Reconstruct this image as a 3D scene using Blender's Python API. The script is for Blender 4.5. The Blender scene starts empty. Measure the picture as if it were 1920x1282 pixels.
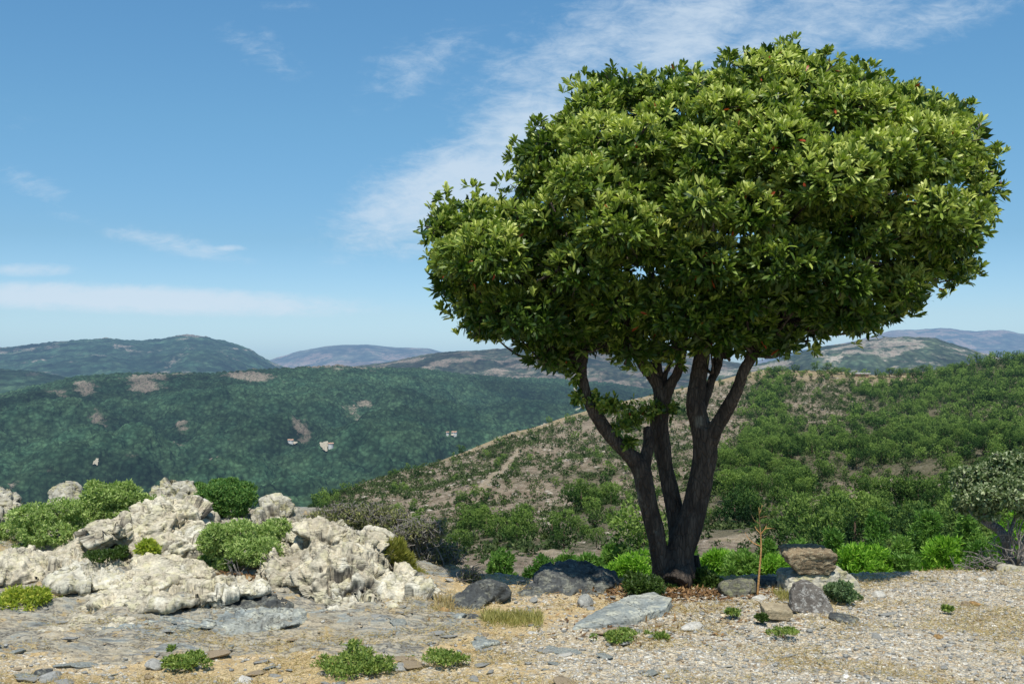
import bpy, math, random
import numpy as np
from mathutils import Vector
R = math.radians
sc = bpy.context.scene
col = sc.collection
FPX = 2059.0; CAMZ = 1.6; HOR = 660.0
f4 = np.float32

def P(px, py, D):
    """photo direction (1920 wide) and ground distance in metres -> world point"""
    return np.array([(px-960.0)/FPX*D, D, CAMZ+(HOR-py)/FPX*D])

# ------------------------------------------------------------------ noise
_rs = np.random.RandomState(7)
_G3 = _rs.normal(size=(256, 3)); _G3 /= np.linalg.norm(_G3, axis=1)[:, None]; _G3 = _G3.astype(f4)
_a = _rs.rand(256)*2*np.pi
_G2 = np.stack([np.cos(_a), np.sin(_a)], 1).astype(f4)
def _hash(*c):
    h = np.zeros(c[0].shape, np.uint32)
    for k, v in zip((73856093, 19349663, 83492791, 2971215073), c):
        h = (h ^ (v.astype(np.int64) & 0xffffffff).astype(np.uint32)*np.uint32(k))
        h = h ^ (h >> np.uint32(13)); h = h*np.uint32(0x5bd1e995)
    return h ^ (h >> np.uint32(15))
def perlin(p, seed=0):
    p = np.asarray(p, f4); d = p.shape[1]
    i = np.floor(p).astype(np.int32); f = p-i
    u = f*f*f*(f*(f*6-15)+10)
    G = _G2 if d == 2 else _G3
    out = np.zeros(len(p), f4)
    sd = np.full(len(p), seed, np.int32)
    for c in range(2**d):
        o = [(c >> k) & 1 for k in range(d)]
        h = _hash(*[i[:, k]+o[k] for k in range(d)], sd) & 255
        g = G[h]; w = np.ones(len(p), f4); dot = np.zeros(len(p), f4)
        for k in range(d):
            w = w*(u[:, k] if o[k] else 1-u[:, k]); dot = dot+g[:, k]*(f[:, k]-o[k])
        out += w*dot
    return out*1.5
def fbm(p, octaves=4, seed=0, gain=.5, lac=2.03, ridged=False):
    p = np.asarray(p, f4); a = 1.0; s = np.zeros(len(p), f4); t = 0
    for k in range(octaves):
        n = perlin(p, seed+k*17)
        if ridged: n = 1-2*np.abs(n)
        s += a*n; t += a; a *= gain; p = p*lac+3.7
    return s/t
def worley(p, seed=0):
    """2-d: distance to nearest feature, and its random id 0..1"""
    p = np.asarray(p, f4); i = np.floor(p).astype(np.int32)
    best = np.full(len(p), 9, f4); rid = np.zeros(len(p), f4)
    sd = np.full(len(p), seed, np.int32)
    for dx in (-1, 0, 1):
        for dy in (-1, 0, 1):
            c = i+np.array([dx, dy], np.int32)
            h = _hash(c[:, 0], c[:, 1], sd)
            fx = (h & 1023)/1023.0; fy = ((h >> 10) & 1023)/1023.0
            dd = np.hypot(c[:, 0]+fx-p[:, 0], c[:, 1]+fy-p[:, 1])
            m = dd < best; best[m] = dd[m]; rid[m] = ((h >> 20)[m] & 1023)/1023.0
    return best, rid
def worley3(p, seed=0):
    p = np.asarray(p, f4); i = np.floor(p).astype(np.int32); n = len(p)
    b1 = np.full(n, 9, f4); b2 = np.full(n, 9, f4); rid = np.zeros(n, f4); tl = np.zeros(n, f4); sd = np.full(n, seed, np.int32)
    for dx in (-1, 0, 1):
        for dy in (-1, 0, 1):
            for dz in (-1, 0, 1):
                c = i+np.array([dx, dy, dz], np.int32); h = _hash(c[:, 0], c[:, 1], c[:, 2], sd)
                rl_ = np.stack([p[:, 0]-c[:, 0]-(h & 1023)/1023., p[:, 1]-c[:, 1]-((h >> 10) & 1023)/1023., p[:, 2]-c[:, 2]-((h >> 20) & 1023)/1023.], 1)
                d = np.sqrt((rl_**2).sum(1)); g_ = _G3[(h >> 7) & 255]
                m = d < b1; tl = np.where(m, (rl_*g_).sum(1), tl); b2 = np.where(m, b1, np.minimum(b2, d)); b1 = np.where(m, d, b1); rid = np.where(m, ((h >> 5) & 1023)/1023., rid)
    return b1, b2, rid, tl
def sstep(a, b, x):
    t = np.clip((x-a)/(b-a), 0, 1); return t*t*(3-2*t)

# ------------------------------------------------------------------ mesh helpers
def mk(name, V, faces, mat=None, parent=None, smooth=True, attrs=None, link=True):
    """faces: an (n,k) array or a list of them"""
    if not isinstance(faces, (list, tuple)): faces = [faces]
    faces = [np.asarray(f, np.int32) for f in faces if len(f)]
    me = bpy.data.meshes.new(name)
    V = np.ascontiguousarray(V, f4)
    me.vertices.add(len(V)); me.vertices.foreach_set('co', V.ravel())
    loops = np.concatenate([f.ravel() for f in faces])
    tot = np.concatenate([np.full(len(f), f.shape[1], np.int32) for f in faces])
    st = np.concatenate([[0], np.cumsum(tot)[:-1]]).astype(np.int32)
    me.loops.add(len(loops)); me.loops.foreach_set('vertex_index', loops)
    me.polygons.add(len(tot)); me.polygons.foreach_set('loop_start', st)
    try: me.polygons.foreach_set('loop_total', tot)
    except Exception: pass
    me.update(calc_edges=True)
    if smooth: me.polygons.foreach_set('use_smooth', np.ones(len(tot), bool))
    for k, a in (attrs or {}).items():
        at = me.attributes.new(k, 'FLOAT', 'POINT'); at.data.foreach_set('value', np.ascontiguousarray(a, f4))
    if mat: me.materials.append(mat)
    ob = bpy.data.objects.new(name, me)
    if link: col.objects.link(ob)
    if parent is not None: ob.parent = parent
    return ob
def tag(o, label, cat, group=None, kind=None):
    if label: o['label'] = label
    if cat: o['category'] = cat
    if group: o['group'] = group
    if kind: o['kind'] = kind
    return o
def empty(name, loc, label=None, cat=None, group=None, rz=0):
    o = bpy.data.objects.new(name, None); col.objects.link(o)
    o.location = [float(v) for v in loc]; o.rotation_euler = (0, 0, rz); o.empty_display_size = .1
    return tag(o, label, cat, group)
class MB:
    def __init__(s): s.V = []; s.F = {}; s.A = {}; s.n = 0
    def add(s, V, faces, **attrs):
        if not isinstance(faces, (list, tuple)): faces = [faces]
        s.V.append(np.asarray(V, f4))
        for f in faces:
            f = np.asarray(f, np.int32)
            if len(f): s.F.setdefault(f.shape[1], []).append(f+s.n)
        for k, v in attrs.items(): s.A.setdefault(k, []).append(np.broadcast_to(np.asarray(v, f4), (len(V),)))
        s.n += len(V)
    def build(s, name, mat=None, parent=None, smooth=True, origin=None, link=True):
        V = np.concatenate(s.V)
        if origin is not None: V = V-np.asarray(origin, f4)
        return mk(name, V, [np.concatenate(f) for f in s.F.values()], mat, parent, smooth,
                  {k: np.concatenate(a) for k, a in s.A.items()}, link)
def catmull(pts, n=6):
    pts = np.asarray(pts, float)
    if len(pts) < 3:
        t = np.linspace(0, 1, n+1)[:, None]; return pts[0]*(1-t)+pts[-1]*t
    Q = np.vstack([2*pts[0]-pts[1], pts, 2*pts[-1]-pts[-2]]); out = []
    for i in range(1, len(Q)-2):
        p0, p1, p2, p3 = Q[i-1:i+3]
        for t in np.linspace(0, 1, n, endpoint=False):
            out.append(.5*((2*p1)+(p2-p0)*t+(2*p0-5*p1+4*p2-p3)*t*t+(3*p1-p0-3*p2+p3)*t**3))
    out.append(pts[-1]); return np.array(out)
def tube(pts, rad, seg=8, n=6):
    """pts (k,3), rad (k) -> smooth swept tube with closed ends"""
    q = catmull(np.column_stack([np.asarray(pts, float), np.asarray(rad, float)]), n)
    c = q[:, :3]; r = np.maximum(q[:, 3], 1e-4)
    T = np.gradient(c, axis=0); T /= np.linalg.norm(T, axis=1)[:, None]+1e-9
    up = np.array([1.0, 0, 0]) if abs(T[0][0]) < .8 else np.array([0, 1.0, 0])
    V = []
    a = np.linspace(0, 2*np.pi, seg, endpoint=False)
    for i in range(len(c)):
        up = up-T[i]*up.dot(T[i]); up /= np.linalg.norm(up)+1e-9
        w = np.cross(T[i], up)
        V.append(c[i]+r[i]*(np.cos(a)[:, None]*up+np.sin(a)[:, None]*w))
    V = np.concatenate(V); m = len(c)
    i = np.arange(m-1)[:, None]*seg; j = np.arange(seg)[None]; k = (j+1) % seg
    Q = np.stack([i+j, i+k, i+seg+k, i+seg+j], -1).reshape(-1, 4)
    V = np.vstack([V, c[0], c[-1]]); j = np.arange(seg); k = (j+1) % seg
    Tn = np.vstack([np.stack([k, j, np.full(seg, m*seg)], 1),
                    np.stack([(m-1)*seg+j, (m-1)*seg+k, np.full(seg, m*seg+1)], 1)])
    return V, [Q, Tn]
def ico(sub):
    import bmesh
    bm = bmesh.new(); bmesh.ops.create_icosphere(bm, subdivisions=sub, radius=1)
    V = np.array([v.co[:] for v in bm.verts], f4); F = np.array([[v.index for v in f.verts] for f in bm.faces], np.int32)
    bm.free(); return V, F
ICO = {k: ico(k) for k in (1, 2, 3, 4)}
def rotm(rx, ry, rz):
    from mathutils import Euler
    return np.array(Euler((rx, ry, rz)).to_matrix())
def lump(seed, size, cuts=9, sub=3, amp=.12, flat=.62):
    """a faceted stone: sphere clipped by random planes, then scaled"""
    V, F = ICO[sub]; V = V.copy(); rs = np.random.RandomState(seed)
    N = rs.normal(size=(cuts, 3)); N /= np.linalg.norm(N, axis=1)[:, None]
    N = np.vstack([N, [0, 0, -1], [0, 0, 1]]); d = np.r_[rs.uniform(flat-.1, flat+.2, cuts), .6, .72]
    for n, dd in zip(N, d):
        h = V@n-dd; V -= np.outer(np.maximum(h, 0)*.94, n)
    V += (fbm(V*1.7+seed, 3, seed)*amp)[:, None]*V
    return V*np.asarray(size), F
def remesh(V, F, voxel):
    o = mk('tmp', V, F, link=True)
    m = o.modifiers.new('r', 'REMESH'); m.mode = 'VOXEL'; m.voxel_size = voxel; m.adaptivity = 0
    dg = bpy.context.evaluated_depsgraph_get(); ev = o.evaluated_get(dg); me = ev.to_mesh()
    n = len(me.vertices); V2 = np.empty(n*3, f4); me.vertices.foreach_get('co', V2)
    q = np.empty(len(me.loops), np.int32); me.loops.foreach_get('vertex_index', q)
    lt = np.empty(len(me.polygons), np.int32); me.polygons.foreach_get('loop_total', lt)
    ev.to_mesh_clear()
    old = o.data; bpy.data.objects.remove(o); bpy.data.meshes.remove(old)
    V2 = V2.reshape(-1, 3)
    st = np.concatenate([[0], np.cumsum(lt)[:-1]])
    Fs = [q[(st[lt == k][:, None]+np.arange(k))] for k in np.unique(lt)]
    return V2, Fs
def vnormals(V, Fs):
    N = np.zeros_like(V)
    for F in Fs:
        a = V[F[:, 1]]-V[F[:, 0]]; b = V[F[:, -1]]-V[F[:, 0]]; n = np.cross(a, b)
        for k in range(F.shape[1]):
            for c in range(3): N[:, c] += np.bincount(F[:, k], n[:, c], len(V))
    return N/(np.linalg.norm(N, axis=1)[:, None]+1e-12)
def smoothv(V, Fs, it=2):
    for _ in range(it):
        A = np.zeros_like(V); c = np.zeros(len(V))
        for F in Fs:
            for k in range(F.shape[1]):
                j = F[:, (k+1) % F.shape[1]]
                for d in range(3): A[:, d] += np.bincount(F[:, k], V[j, d], len(V))
                c += np.bincount(F[:, k], minlength=len(V))
        V = (V+A/np.maximum(c, 1)[:, None])/2
    return V

# ------------------------------------------------------------------ materials
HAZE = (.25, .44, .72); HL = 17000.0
class NT:
    def __init__(s, name):
        s.m = bpy.data.materials.new(name); s.m.use_nodes = True; s.t = s.m.node_tree; s.t.nodes.clear()
    def n(s, typ, ins=None, **kw):
        nd = s.t.nodes.new(typ)
        for k, v in kw.items(): setattr(nd, k, v)
        for k, v in (ins or {}).items():
            if hasattr(v, 'links') or isinstance(v, bpy.types.NodeSocket): s.t.links.new(v, nd.inputs[k])
            else: nd.inputs[k].default_value = v
        return nd
    def math(s, op, a, b=0.0, c=0.0, clamp=False):
        nd = s.n('ShaderNodeMath', {0: a, 1: b, 2: c}, operation=op, use_clamp=clamp); return nd.outputs[0]
    def mix(s, f, a, b, mode='MIX'):
        nd = s.n('ShaderNodeMix', data_type='RGBA', blend_type=mode); nd.clamp_factor = True
        for i, v in ((0, f), (6, a), (7, b)):
            if isinstance(v, bpy.types.NodeSocket): s.t.links.new(v, nd.inputs[i])
            else: nd.inputs[i].default_value = v if i == 0 else (*v[:3], 1)
        return nd.outputs[2]
    def ramp(s, f, stops):
        nd = s.n('ShaderNodeValToRGB', {0: f}); e = nd.color_ramp.elements
        while len(e) < len(stops): e.new(.5)
        for x, (p, c) in zip(e, stops): x.position = p; x.color = (*c, 1) if hasattr(c, '__len__') else (c, c, c, 1)
        return nd.outputs[0]
    def mr(s, f, a, b, c=0.0, d=1.0, smooth=True):
        return s.n('ShaderNodeMapRange', {0: f, 1: a, 2: b, 3: c, 4: d}, interpolation_type='SMOOTHSTEP' if smooth else 'LINEAR').outputs[0]
    def coord(s, kind='Object', scale=(1, 1, 1), rot=(0, 0, 0)):
        if kind == 'World': o = s.n('ShaderNodeNewGeometry').outputs['Position']
        else: o = s.n('ShaderNodeTexCoord').outputs[kind]
        return s.n('ShaderNodeMapping', {0: o, 2: rot, 3: scale}).outputs[0]
    def noise(s, v, scale, det=4, rough=.55, dist=0.0, col=False):
        nd = s.n('ShaderNodeTexNoise', {'Vector': v, 'Scale': scale, 'Detail': det, 'Roughness': rough, 'Distortion': dist})
        return nd.outputs[1 if col else 0]
    def vor(s, v, scale, feature='F1', out='Distance', rnd=1.0):
        nd = s.n('ShaderNodeTexVoronoi', {'Vector': v, 'Scale': scale, 'Randomness': rnd}, feature=feature); return nd.outputs[out]
    def attr(s, name): return s.n('ShaderNodeAttribute', attribute_name=name).outputs['Fac']
    def bump(s, h, strength, dist, nrm=None):
        i = {'Strength': strength, 'Distance': dist, 'Height': h}
        if nrm: i['Normal'] = nrm
        return s.n('ShaderNodeBump', i).outputs[0]
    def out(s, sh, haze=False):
        if haze:   # aerial haze painted in as blue emission, stronger with distance from the viewpoint hill
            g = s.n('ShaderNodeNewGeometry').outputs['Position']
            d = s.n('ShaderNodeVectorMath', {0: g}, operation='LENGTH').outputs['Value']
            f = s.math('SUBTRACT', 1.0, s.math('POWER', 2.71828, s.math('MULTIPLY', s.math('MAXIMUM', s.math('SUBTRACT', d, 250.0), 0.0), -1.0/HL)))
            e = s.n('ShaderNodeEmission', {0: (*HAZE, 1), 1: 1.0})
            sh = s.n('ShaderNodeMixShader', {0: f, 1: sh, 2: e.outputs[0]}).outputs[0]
        s.n('ShaderNodeOutputMaterial', {0: sh}); return s.m
    def pbr(s, c, rough=.8, nrm=None, spec=.3):
        i = {'Base Color': c if isinstance(c, bpy.types.NodeSocket) else (*c, 1), 'Roughness': rough, 'Specular IOR Level': spec}
        if nrm: i['Normal'] = nrm
        return s.n('ShaderNodeBsdfPrincipled', i).outputs[0]

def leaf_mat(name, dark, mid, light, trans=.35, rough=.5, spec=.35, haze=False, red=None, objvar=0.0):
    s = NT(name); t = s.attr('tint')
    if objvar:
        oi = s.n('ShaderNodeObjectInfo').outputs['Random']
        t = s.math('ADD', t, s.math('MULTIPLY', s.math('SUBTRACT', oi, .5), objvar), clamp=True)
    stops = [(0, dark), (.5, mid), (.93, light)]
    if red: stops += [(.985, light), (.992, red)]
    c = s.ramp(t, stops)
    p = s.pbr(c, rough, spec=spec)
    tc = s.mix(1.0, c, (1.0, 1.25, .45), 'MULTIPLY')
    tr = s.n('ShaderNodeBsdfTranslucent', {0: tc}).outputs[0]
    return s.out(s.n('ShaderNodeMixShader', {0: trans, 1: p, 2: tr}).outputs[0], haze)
def bark_mat(name, a, b, scale=1.0, bump=.012, haze=False):
    s = NT(name); v = s.coord('Object', (scale, scale, scale*.28))
    n1 = s.noise(v, 16, 6, .65, .6); n2 = s.noise(s.coord('Object', (scale,)*3), 5, 4)
    vo = s.vor(v, 42, 'DISTANCE_TO_EDGE')
    c = s.mix(s.mr(n1, .35, .7), a, b); c = s.mix(s.mr(n2, .6, .75, 0, .5), c, (.24, .24, .2))
    c = s.mix(s.mr(vo, 0, .12, .5, 0), c, (.012, .01, .008))
    h = s.math('ADD', s.math('MULTIPLY', n1, .8), s.mr(vo, 0, .25, 0, .6))
    return s.out(s.pbr(c, .9, s.bump(h, .9, bump), .2), haze)
def rock_mat(name, base, alt, stain, crack=(.05, .045, .04), scale=1.0, strata=(0, 0, 0), lichen=None, white=None, bump=.012, cavity=True):
    s = NT(name); v = s.coord('Object', (scale,)*3); vs = s.coord('Object', (scale, scale, scale*5), strata)
    n1 = s.noise(v, 3.2, 6, .6, .4); n2 = s.noise(v, 13, 6, .65); n3 = s.noise(vs, 6, 6, .65, .9); n4 = s.noise(v, 55, 4, .7)
    c = s.mix(s.mr(n1, .38, .62), base, alt)
    c = s.mix(s.mr(n3, .5, .68, 0, .6), c, stain)
    if white: c = s.mix(s.mr(s.noise(v, 2.3, 5, .6, .6), .5, .6), c, white)
    if lichen: c = s.mix(s.mr(s.math('ADD', n2, s.math('MULTIPLY', n4, .35)), .66, .78, 0, .85), c, lichen)
    ck = s.math('ABSOLUTE', s.math('SUBTRACT', s.noise(vs, 3.4, 5, .6, 1.2), .5))
    ckf = s.math('MULTIPLY', s.mr(ck, .0, .013, .8, 0), s.mr(n2, .4, .55))
    c = s.mix(ckf, c, crack)
    c = s.mix(1.0, c, s.ramp(s.noise(v, 7, 5, .7), [(.3, .6), (.6, 1.12)]), 'MULTIPLY')
    c = s.mix(1.0, c, s.ramp(n4, [(.25, .62), (.55, 1.0), (.8, 1.15)]), 'MULTIPLY')
    if cavity: c = s.mix(s.mr(s.attr('cav'), .0, .9, 0, .92), c, crack)  # hollows and joints darkened in colour, painting in their shade
    h = s.math('ADD', s.math('MULTIPLY', n3, .9), s.math('ADD', s.math('MULTIPLY', n2, .5), s.math('MULTIPLY', n4, .25)))
    h = s.math('SUBTRACT', h, s.math('MULTIPLY', ckf, .5))
    return s.out(s.pbr(c, .88, s.bump(h, .85, bump), .25))

M = {}
M['cream'] = rock_mat('cream_rock', (.64, .58, .44), (.47, .41, .3), (.22, .2, .16), lichen=(.5, .46, .3), white=(.66, .62, .5), strata=(.25, -.35, 0))
M['pale'] = rock_mat('pale_rock', (.5, .47, .38), (.4, .37, .29), (.28, .26, .21), lichen=(.4, .37, .2), strata=(.2, .2, 0))
M['slate'] = rock_mat('slate_rock', (.075, .08, .08), (.11, .115, .105), (.04, .045, .05), lichen=(.2, .2, .16), strata=(.1, -.3, 0), crack=(.03, .03, .03))
M['slate_pale'] = rock_mat('pale_slate_rock', (.27, .3, .29), (.33, .34, .3), (.2, .23, .23), lichen=(.42, .42, .34), strata=(.1, -.2, 0))
M['tanstone'] = rock_mat('tan_stone', (.33, .25, .15), (.24, .18, .11), (.15, .11, .075), lichen=(.4, .34, .22), strata=(0, .12, 0), scale=2.2, bump=.02)
M['brickstone'] = rock_mat('cut_tan_stone', (.42, .35, .23), (.36, .29, .18), (.27, .2, .12), scale=3, bump=.005)
M['archstone'] = rock_mat('speckled_grey_stone', (.12, .105, .09), (.16, .145, .125), (.085, .075, .065), lichen=(.36, .35, .32), scale=2.5, bump=.01)
M['mossrock'] = rock_mat('dull_green_grey_rock', (.16, .155, .12), (.2, .19, .15), (.1, .1, .08), scale=1.5, lichen=(.22, .22, .12))
M['graychip'] = rock_mat('grey_chip', (.4, .39, .35), (.3, .3, .275), (.22, .22, .205), scale=6, bump=.004, cavity=False)
M['whitechip'] = rock_mat('white_chip', (.6, .58, .52), (.52, .49, .42), (.4, .37, .3), scale=6, bump=.004, cavity=False)
M['tanchip'] = rock_mat('tan_chip', (.4, .32, .21), (.34, .26, .17), (.25, .18, .11), scale=6, bump=.004, cavity=False)
M['orangestone'] = rock_mat('orange_stone', (.42, .26, .1), (.36, .24, .12), (.3, .2, .12), scale=5, bump=.006, cavity=False)

M['arb'] = leaf_mat('glossy_tree_leaf', (.03, .068, .008), (.185, .26, .034), (.56, .6, .16), .24, .42, .35, red=(.35, .06, .02))
M['bark'] = bark_mat('dark_bark', (.04, .031, .025), (.1, .08, .063))
M['greybark'] = bark_mat('grey_bark', (.2, .18, .165), (.32, .3, .28), 1.6, .01)
M['deadwood'] = bark_mat('dead_wood', (.22, .2, .17), (.33, .3, .26), 3, .004)
M['brownwood'] = bark_mat('brown_wood', (.1, .07, .045), (.18, .13, .085), 3, .004)
M['stalk'] = bark_mat('orange_stalk', (.5, .26, .09), (.62, .38, .17), 4, .003)
M['juniper'] = leaf_mat('light_juniper_needles', (0.095, 0.162, 0.041), (0.297, 0.405, 0.115), (0.594, 0.675, 0.270), .3, .6, .2)
M['dkround'] = leaf_mat('deep_green_needles', (0.037, 0.106, 0.025), (0.094, 0.206, 0.044), (0.250, 0.375, 0.088), .25, .55, .25)
M['yelgreen'] = leaf_mat('yellow_green_needles', (0.176, 0.229, 0.035), (0.334, 0.404, 0.053), (0.632, 0.597, 0.105), .35, .6, .2)
M['olive'] = leaf_mat('olive_twiggy_leaf', (0.086, 0.108, 0.043), (0.184, 0.205, 0.086), (0.410, 0.389, 0.151), .25, .7, .15)
M['olivebright'] = leaf_mat('mustard_broom', (0.150, 0.150, 0.030), (0.255, 0.255, 0.053), (0.390, 0.375, 0.090), .3, .7, .15)
M['herb'] = leaf_mat('green_herb', (0.072, 0.120, 0.024), (0.180, 0.264, 0.054), (0.360, 0.408, 0.096), .3, .5, .3, red=(.35, .2, .06))
M['bluegreen'] = leaf_mat('grey_green_herb', (0.065, 0.117, 0.052), (0.130, 0.202, 0.091), (0.247, 0.325, 0.156), .3, .6, .2)
M['shade'] = leaf_mat('dark_shade_leaf', (.02, .05, .008), (.05, .09, .016), (.11, .17, .035), .3, .5, .3)
M['lime'] = leaf_mat('lime_pine_needles', (0.075, 0.178, 0.018), (0.178, 0.372, 0.033), (0.386, 0.594, 0.075), .35, .55, .2)
M['limedull'] = leaf_mat('mid_green_needles', (0.047, 0.125, 0.023), (0.118, 0.242, 0.040), (0.234, 0.374, 0.078), .3, .55, .2, objvar=.5)
M['oakleaf'] = leaf_mat('pale_oak_leaf', (0.066, 0.112, 0.037), (0.150, 0.206, 0.085), (0.488, 0.525, 0.319), .25, .45, .4)
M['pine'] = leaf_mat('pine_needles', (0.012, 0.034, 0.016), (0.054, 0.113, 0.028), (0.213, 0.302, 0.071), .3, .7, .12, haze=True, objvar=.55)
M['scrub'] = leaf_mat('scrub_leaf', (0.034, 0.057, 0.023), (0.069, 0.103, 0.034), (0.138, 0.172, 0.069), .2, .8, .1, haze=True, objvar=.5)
M['yelgrass'] = leaf_mat('yellow_grass_blade', (.2, .19, .05), (.36, .33, .1), (.52, .45, .18), .3, .6, .2)
M['straw'] = leaf_mat('straw_blade', (.3, .2, .08), (.46, .34, .15), (.6, .5, .27), .25, .7, .15)

# ------------------------------------------------------------------ foliage
def leaf_geo(B, D, L, W, rs, fold=.25, droop=.0, tint=None, simple=False, up=None):
    """B base points, D unit directions; one folded leaf each"""
    n = len(B); r = rs.normal(size=(n, 3)) if up is None else up+rs.normal(size=(n, 3))*.35
    S = np.cross(D, r); S /= np.linalg.norm(S, axis=1)[:, None]+1e-9
    N = np.cross(S, D); L = np.broadcast_to(L, (n,))[:, None]; W = np.broadcast_to(W, (n,))[:, None]
    if simple:
        V = np.stack([B, B+D*L*.5-S*W*.5, B+D*L, B+D*L*.5+S*W*.5], 1).reshape(-1, 3)
        i = np.arange(n)[:, None]*4; F = i+np.array([[0, 1, 2, 3]]); k = 4
    else:
        dr = np.array([0, 0, -1.0])*L*droop; cv = N*L*.06
        V = np.stack([B, B+D*L*.36-S*W*.42+cv, B+D*L*.36+S*W*.42+cv, B+D*L*.76-S*W*.5+cv+dr*.4, B+D*L*.76+S*W*.5+cv+dr*.4, B+D*L+dr], 1).reshape(-1, 3)
        i = np.arange(n)[:, None]*6; k = 6
        F = np.concatenate([i+np.array([[0, 1, 2]]), i+np.array([[1, 3, 4]]), i+np.array([[1, 4, 2]]), i+np.array([[3, 5, 4]])])
    t = rs.rand(n) if tint is None else tint
    return V, F, np.repeat(t, k)
def unit(v): return v/(np.linalg.norm(v, axis=-1, keepdims=True)+1e-9)
def lobes_surface(C, Rr, n, rs, shell=(.72, 1.02), cull=.72, low=-1.0):
    """random points on a set of (ellipsoidal) lobes, the ones buried in another lobe dropped"""
    C = np.asarray(C, float); Rr = np.asarray(Rr, float)
    if Rr.ndim == 1: Rr = np.repeat(Rr[:, None], 3, 1)
    w = Rr.prod(1)**(2/3); k = rs.choice(len(C), n, p=w/w.sum())
    d = unit(rs.normal(size=(n, 3))); d[:, 2] = np.maximum(d[:, 2], low)
    pts = C[k]+d*Rr[k]*rs.uniform(*shell, n)[:, None]
    keep = np.ones(n, bool)
    for j in range(len(C)):
        q = np.linalg.norm((pts-C[j])/Rr[j], axis=1); keep &= ~((q < cull) & (k != j))
    return pts[keep], unit(d/Rr[k])[keep], k[keep]
def foliage(mb, C, Rr, n, L, W, rs, per=6, up=.5, spread=.8, simple=True, shell=(.7, 1.03), cull=.72, tintbias=0, clump=1.0, fold=.25, low=-1.0, filt=None, tf=None):
    """tufts of `per` leaves around twig ends spread over the lobes"""
    pts, nr, k = lobes_surface(C, Rr, n, rs, shell, cull, low)
    if filt is not None: m = filt(pts); pts, nr, k = pts[m], nr[m], k[m]
    m = len(pts); ax = unit(nr+np.array([0, 0, up])+rs.normal(size=(m, 3))*.25)
    B = np.repeat(pts, per, 0); A = np.repeat(ax, per, 0)
    D = unit(A+rs.normal(size=B.shape)*spread)
    B = B+D*L*.05+rs.normal(size=B.shape)*L*.12*clump
    tt = np.repeat(rs.rand(m)*.5, per)+rs.rand(m*per)*.5+tintbias
    if tf is not None: tt = tt+np.repeat(tf(pts, nr), per)
    l = L*rs.uniform(.65, 1.15, len(B))
    V, F, t = leaf_geo(B, D, l, l*W/L, rs, fold, .08, np.where(rs.rand(len(B)) < .004, 1.0, np.clip(tt, 0, .965)), simple, up=A)
    mb.add(V, F, tint=t)
    return pts, ax

# ------------------------------------------------------------------ camera, light, sky
cam = bpy.data.objects.new('camera', bpy.data.cameras.new('camera')); col.objects.link(cam)
cam.location = (0, 0, CAMZ); cam.rotation_euler = (R(90), 0, 0)
cam.data.sensor_width = 36; cam.data.lens = FPX/1920*36; cam.data.shift_y = 19/1920
cam.data.clip_start = .1; cam.data.clip_end = 60000
sc.camera = cam
tosun = Vector((.02, -1.38, 2.6)).normalized()
elev = math.asin(tosun.z); azim = math.atan2(tosun.x, tosun.y)
sl = bpy.data.lights.new('sun', 'SUN'); sl.energy = 5.0; sl.angle = R(.53); sl.color = (1, .95, .86)
so = bpy.data.objects.new('sun', sl); col.objects.link(so); so.rotation_euler = tosun.to_track_quat('Z', 'Y').to_euler()
so.location = (5, -8, 20)
sc.view_settings.view_transform = 'Standard'; sc.view_settings.look = 'None'; sc.view_settings.exposure = 0
sc.cycles.max_bounces = 5; sc.cycles.transparent_max_bounces = 6
sc.cycles.use_denoising = True

w = bpy.data.worlds.new('World'); sc.world = w; w.use_nodes = True
s = NT.__new__(NT); s.t = w.node_tree; s.t.nodes.clear()
sky = s.n('ShaderNodeTexSky', sky_type='NISHITA', sun_disc=False, sun_elevation=elev, sun_rotation=azim, altitude=400, air_density=1.0, dust_density=.6, ozone_density=2.0)
g = s.n('ShaderNodeTexCoord').outputs['Generated']
sp = s.n('ShaderNodeSeparateXYZ', {0: g})
yy = s.math('MAXIMUM', s.math('ABSOLUTE', sp.outputs[1]), .05)
u = s.math('DIVIDE', sp.outputs[0], yy); v = s.math('DIVIDE', sp.outputs[2], yy)
uv = s.n('ShaderNodeCombineXYZ', {0: u, 1: v}).outputs[0]
def cp(px, py): return ((px-960)/FPX, (HOR-py)/FPX, 0)
def blob(px, py, rx, ry, ang, wgt):
    m = s.n('ShaderNodeMapping', {0: uv, 1: cp(px, py), 2: (0, 0, R(ang)), 3: (rx*1.55/FPX, ry*1.55/FPX, 1)}, vector_type='TEXTURE').outputs[0]
    m = s.n('ShaderNodeVectorMath', {0: m}, operation='LENGTH').outputs['Value']
    return s.mr(m, 0, 1, wgt, 0)
acc = None
for b in [(860, 350, 250, 95, 20, 1.25), (1000, 240, 200, 110, 25, 1.0), (1130, 80, 330, 110, 25, .75), (1500, 50, 420, 90, 22, .75), (1280, 60, 260, 120, 40, 1.0),
          (490, 95, 110, 45, -30, .5), (780, 125, 170, 70, 25, .55), (1750, 40, 250, 50, 15, .7), (540, 15, 80, 20, 0, .4), (1000, 90, 100, 60, 0, .5),
          (60, 345, 110, 32, -25, .5), (300, 450, 170, 26, -12, .55), (230, 560, 420, 26, -2, 1.15), (60, 505, 90, 14, 0, .7), (430, 465, 40, 8, 0, .7), (150, 410, 160, 20, -8, .3),
          (-500, 300, 500, 120, 10, .7), (2500, 250, 500, 150, 10, .7)]:
    q = blob(*b); acc = q if acc is None else s.math('MAXIMUM', acc, q)
wm = s.n('ShaderNodeMapping', {0: uv, 2: (0, 0, R(-24)), 3: (1, 2.6, 1)}).outputs[0]
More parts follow.
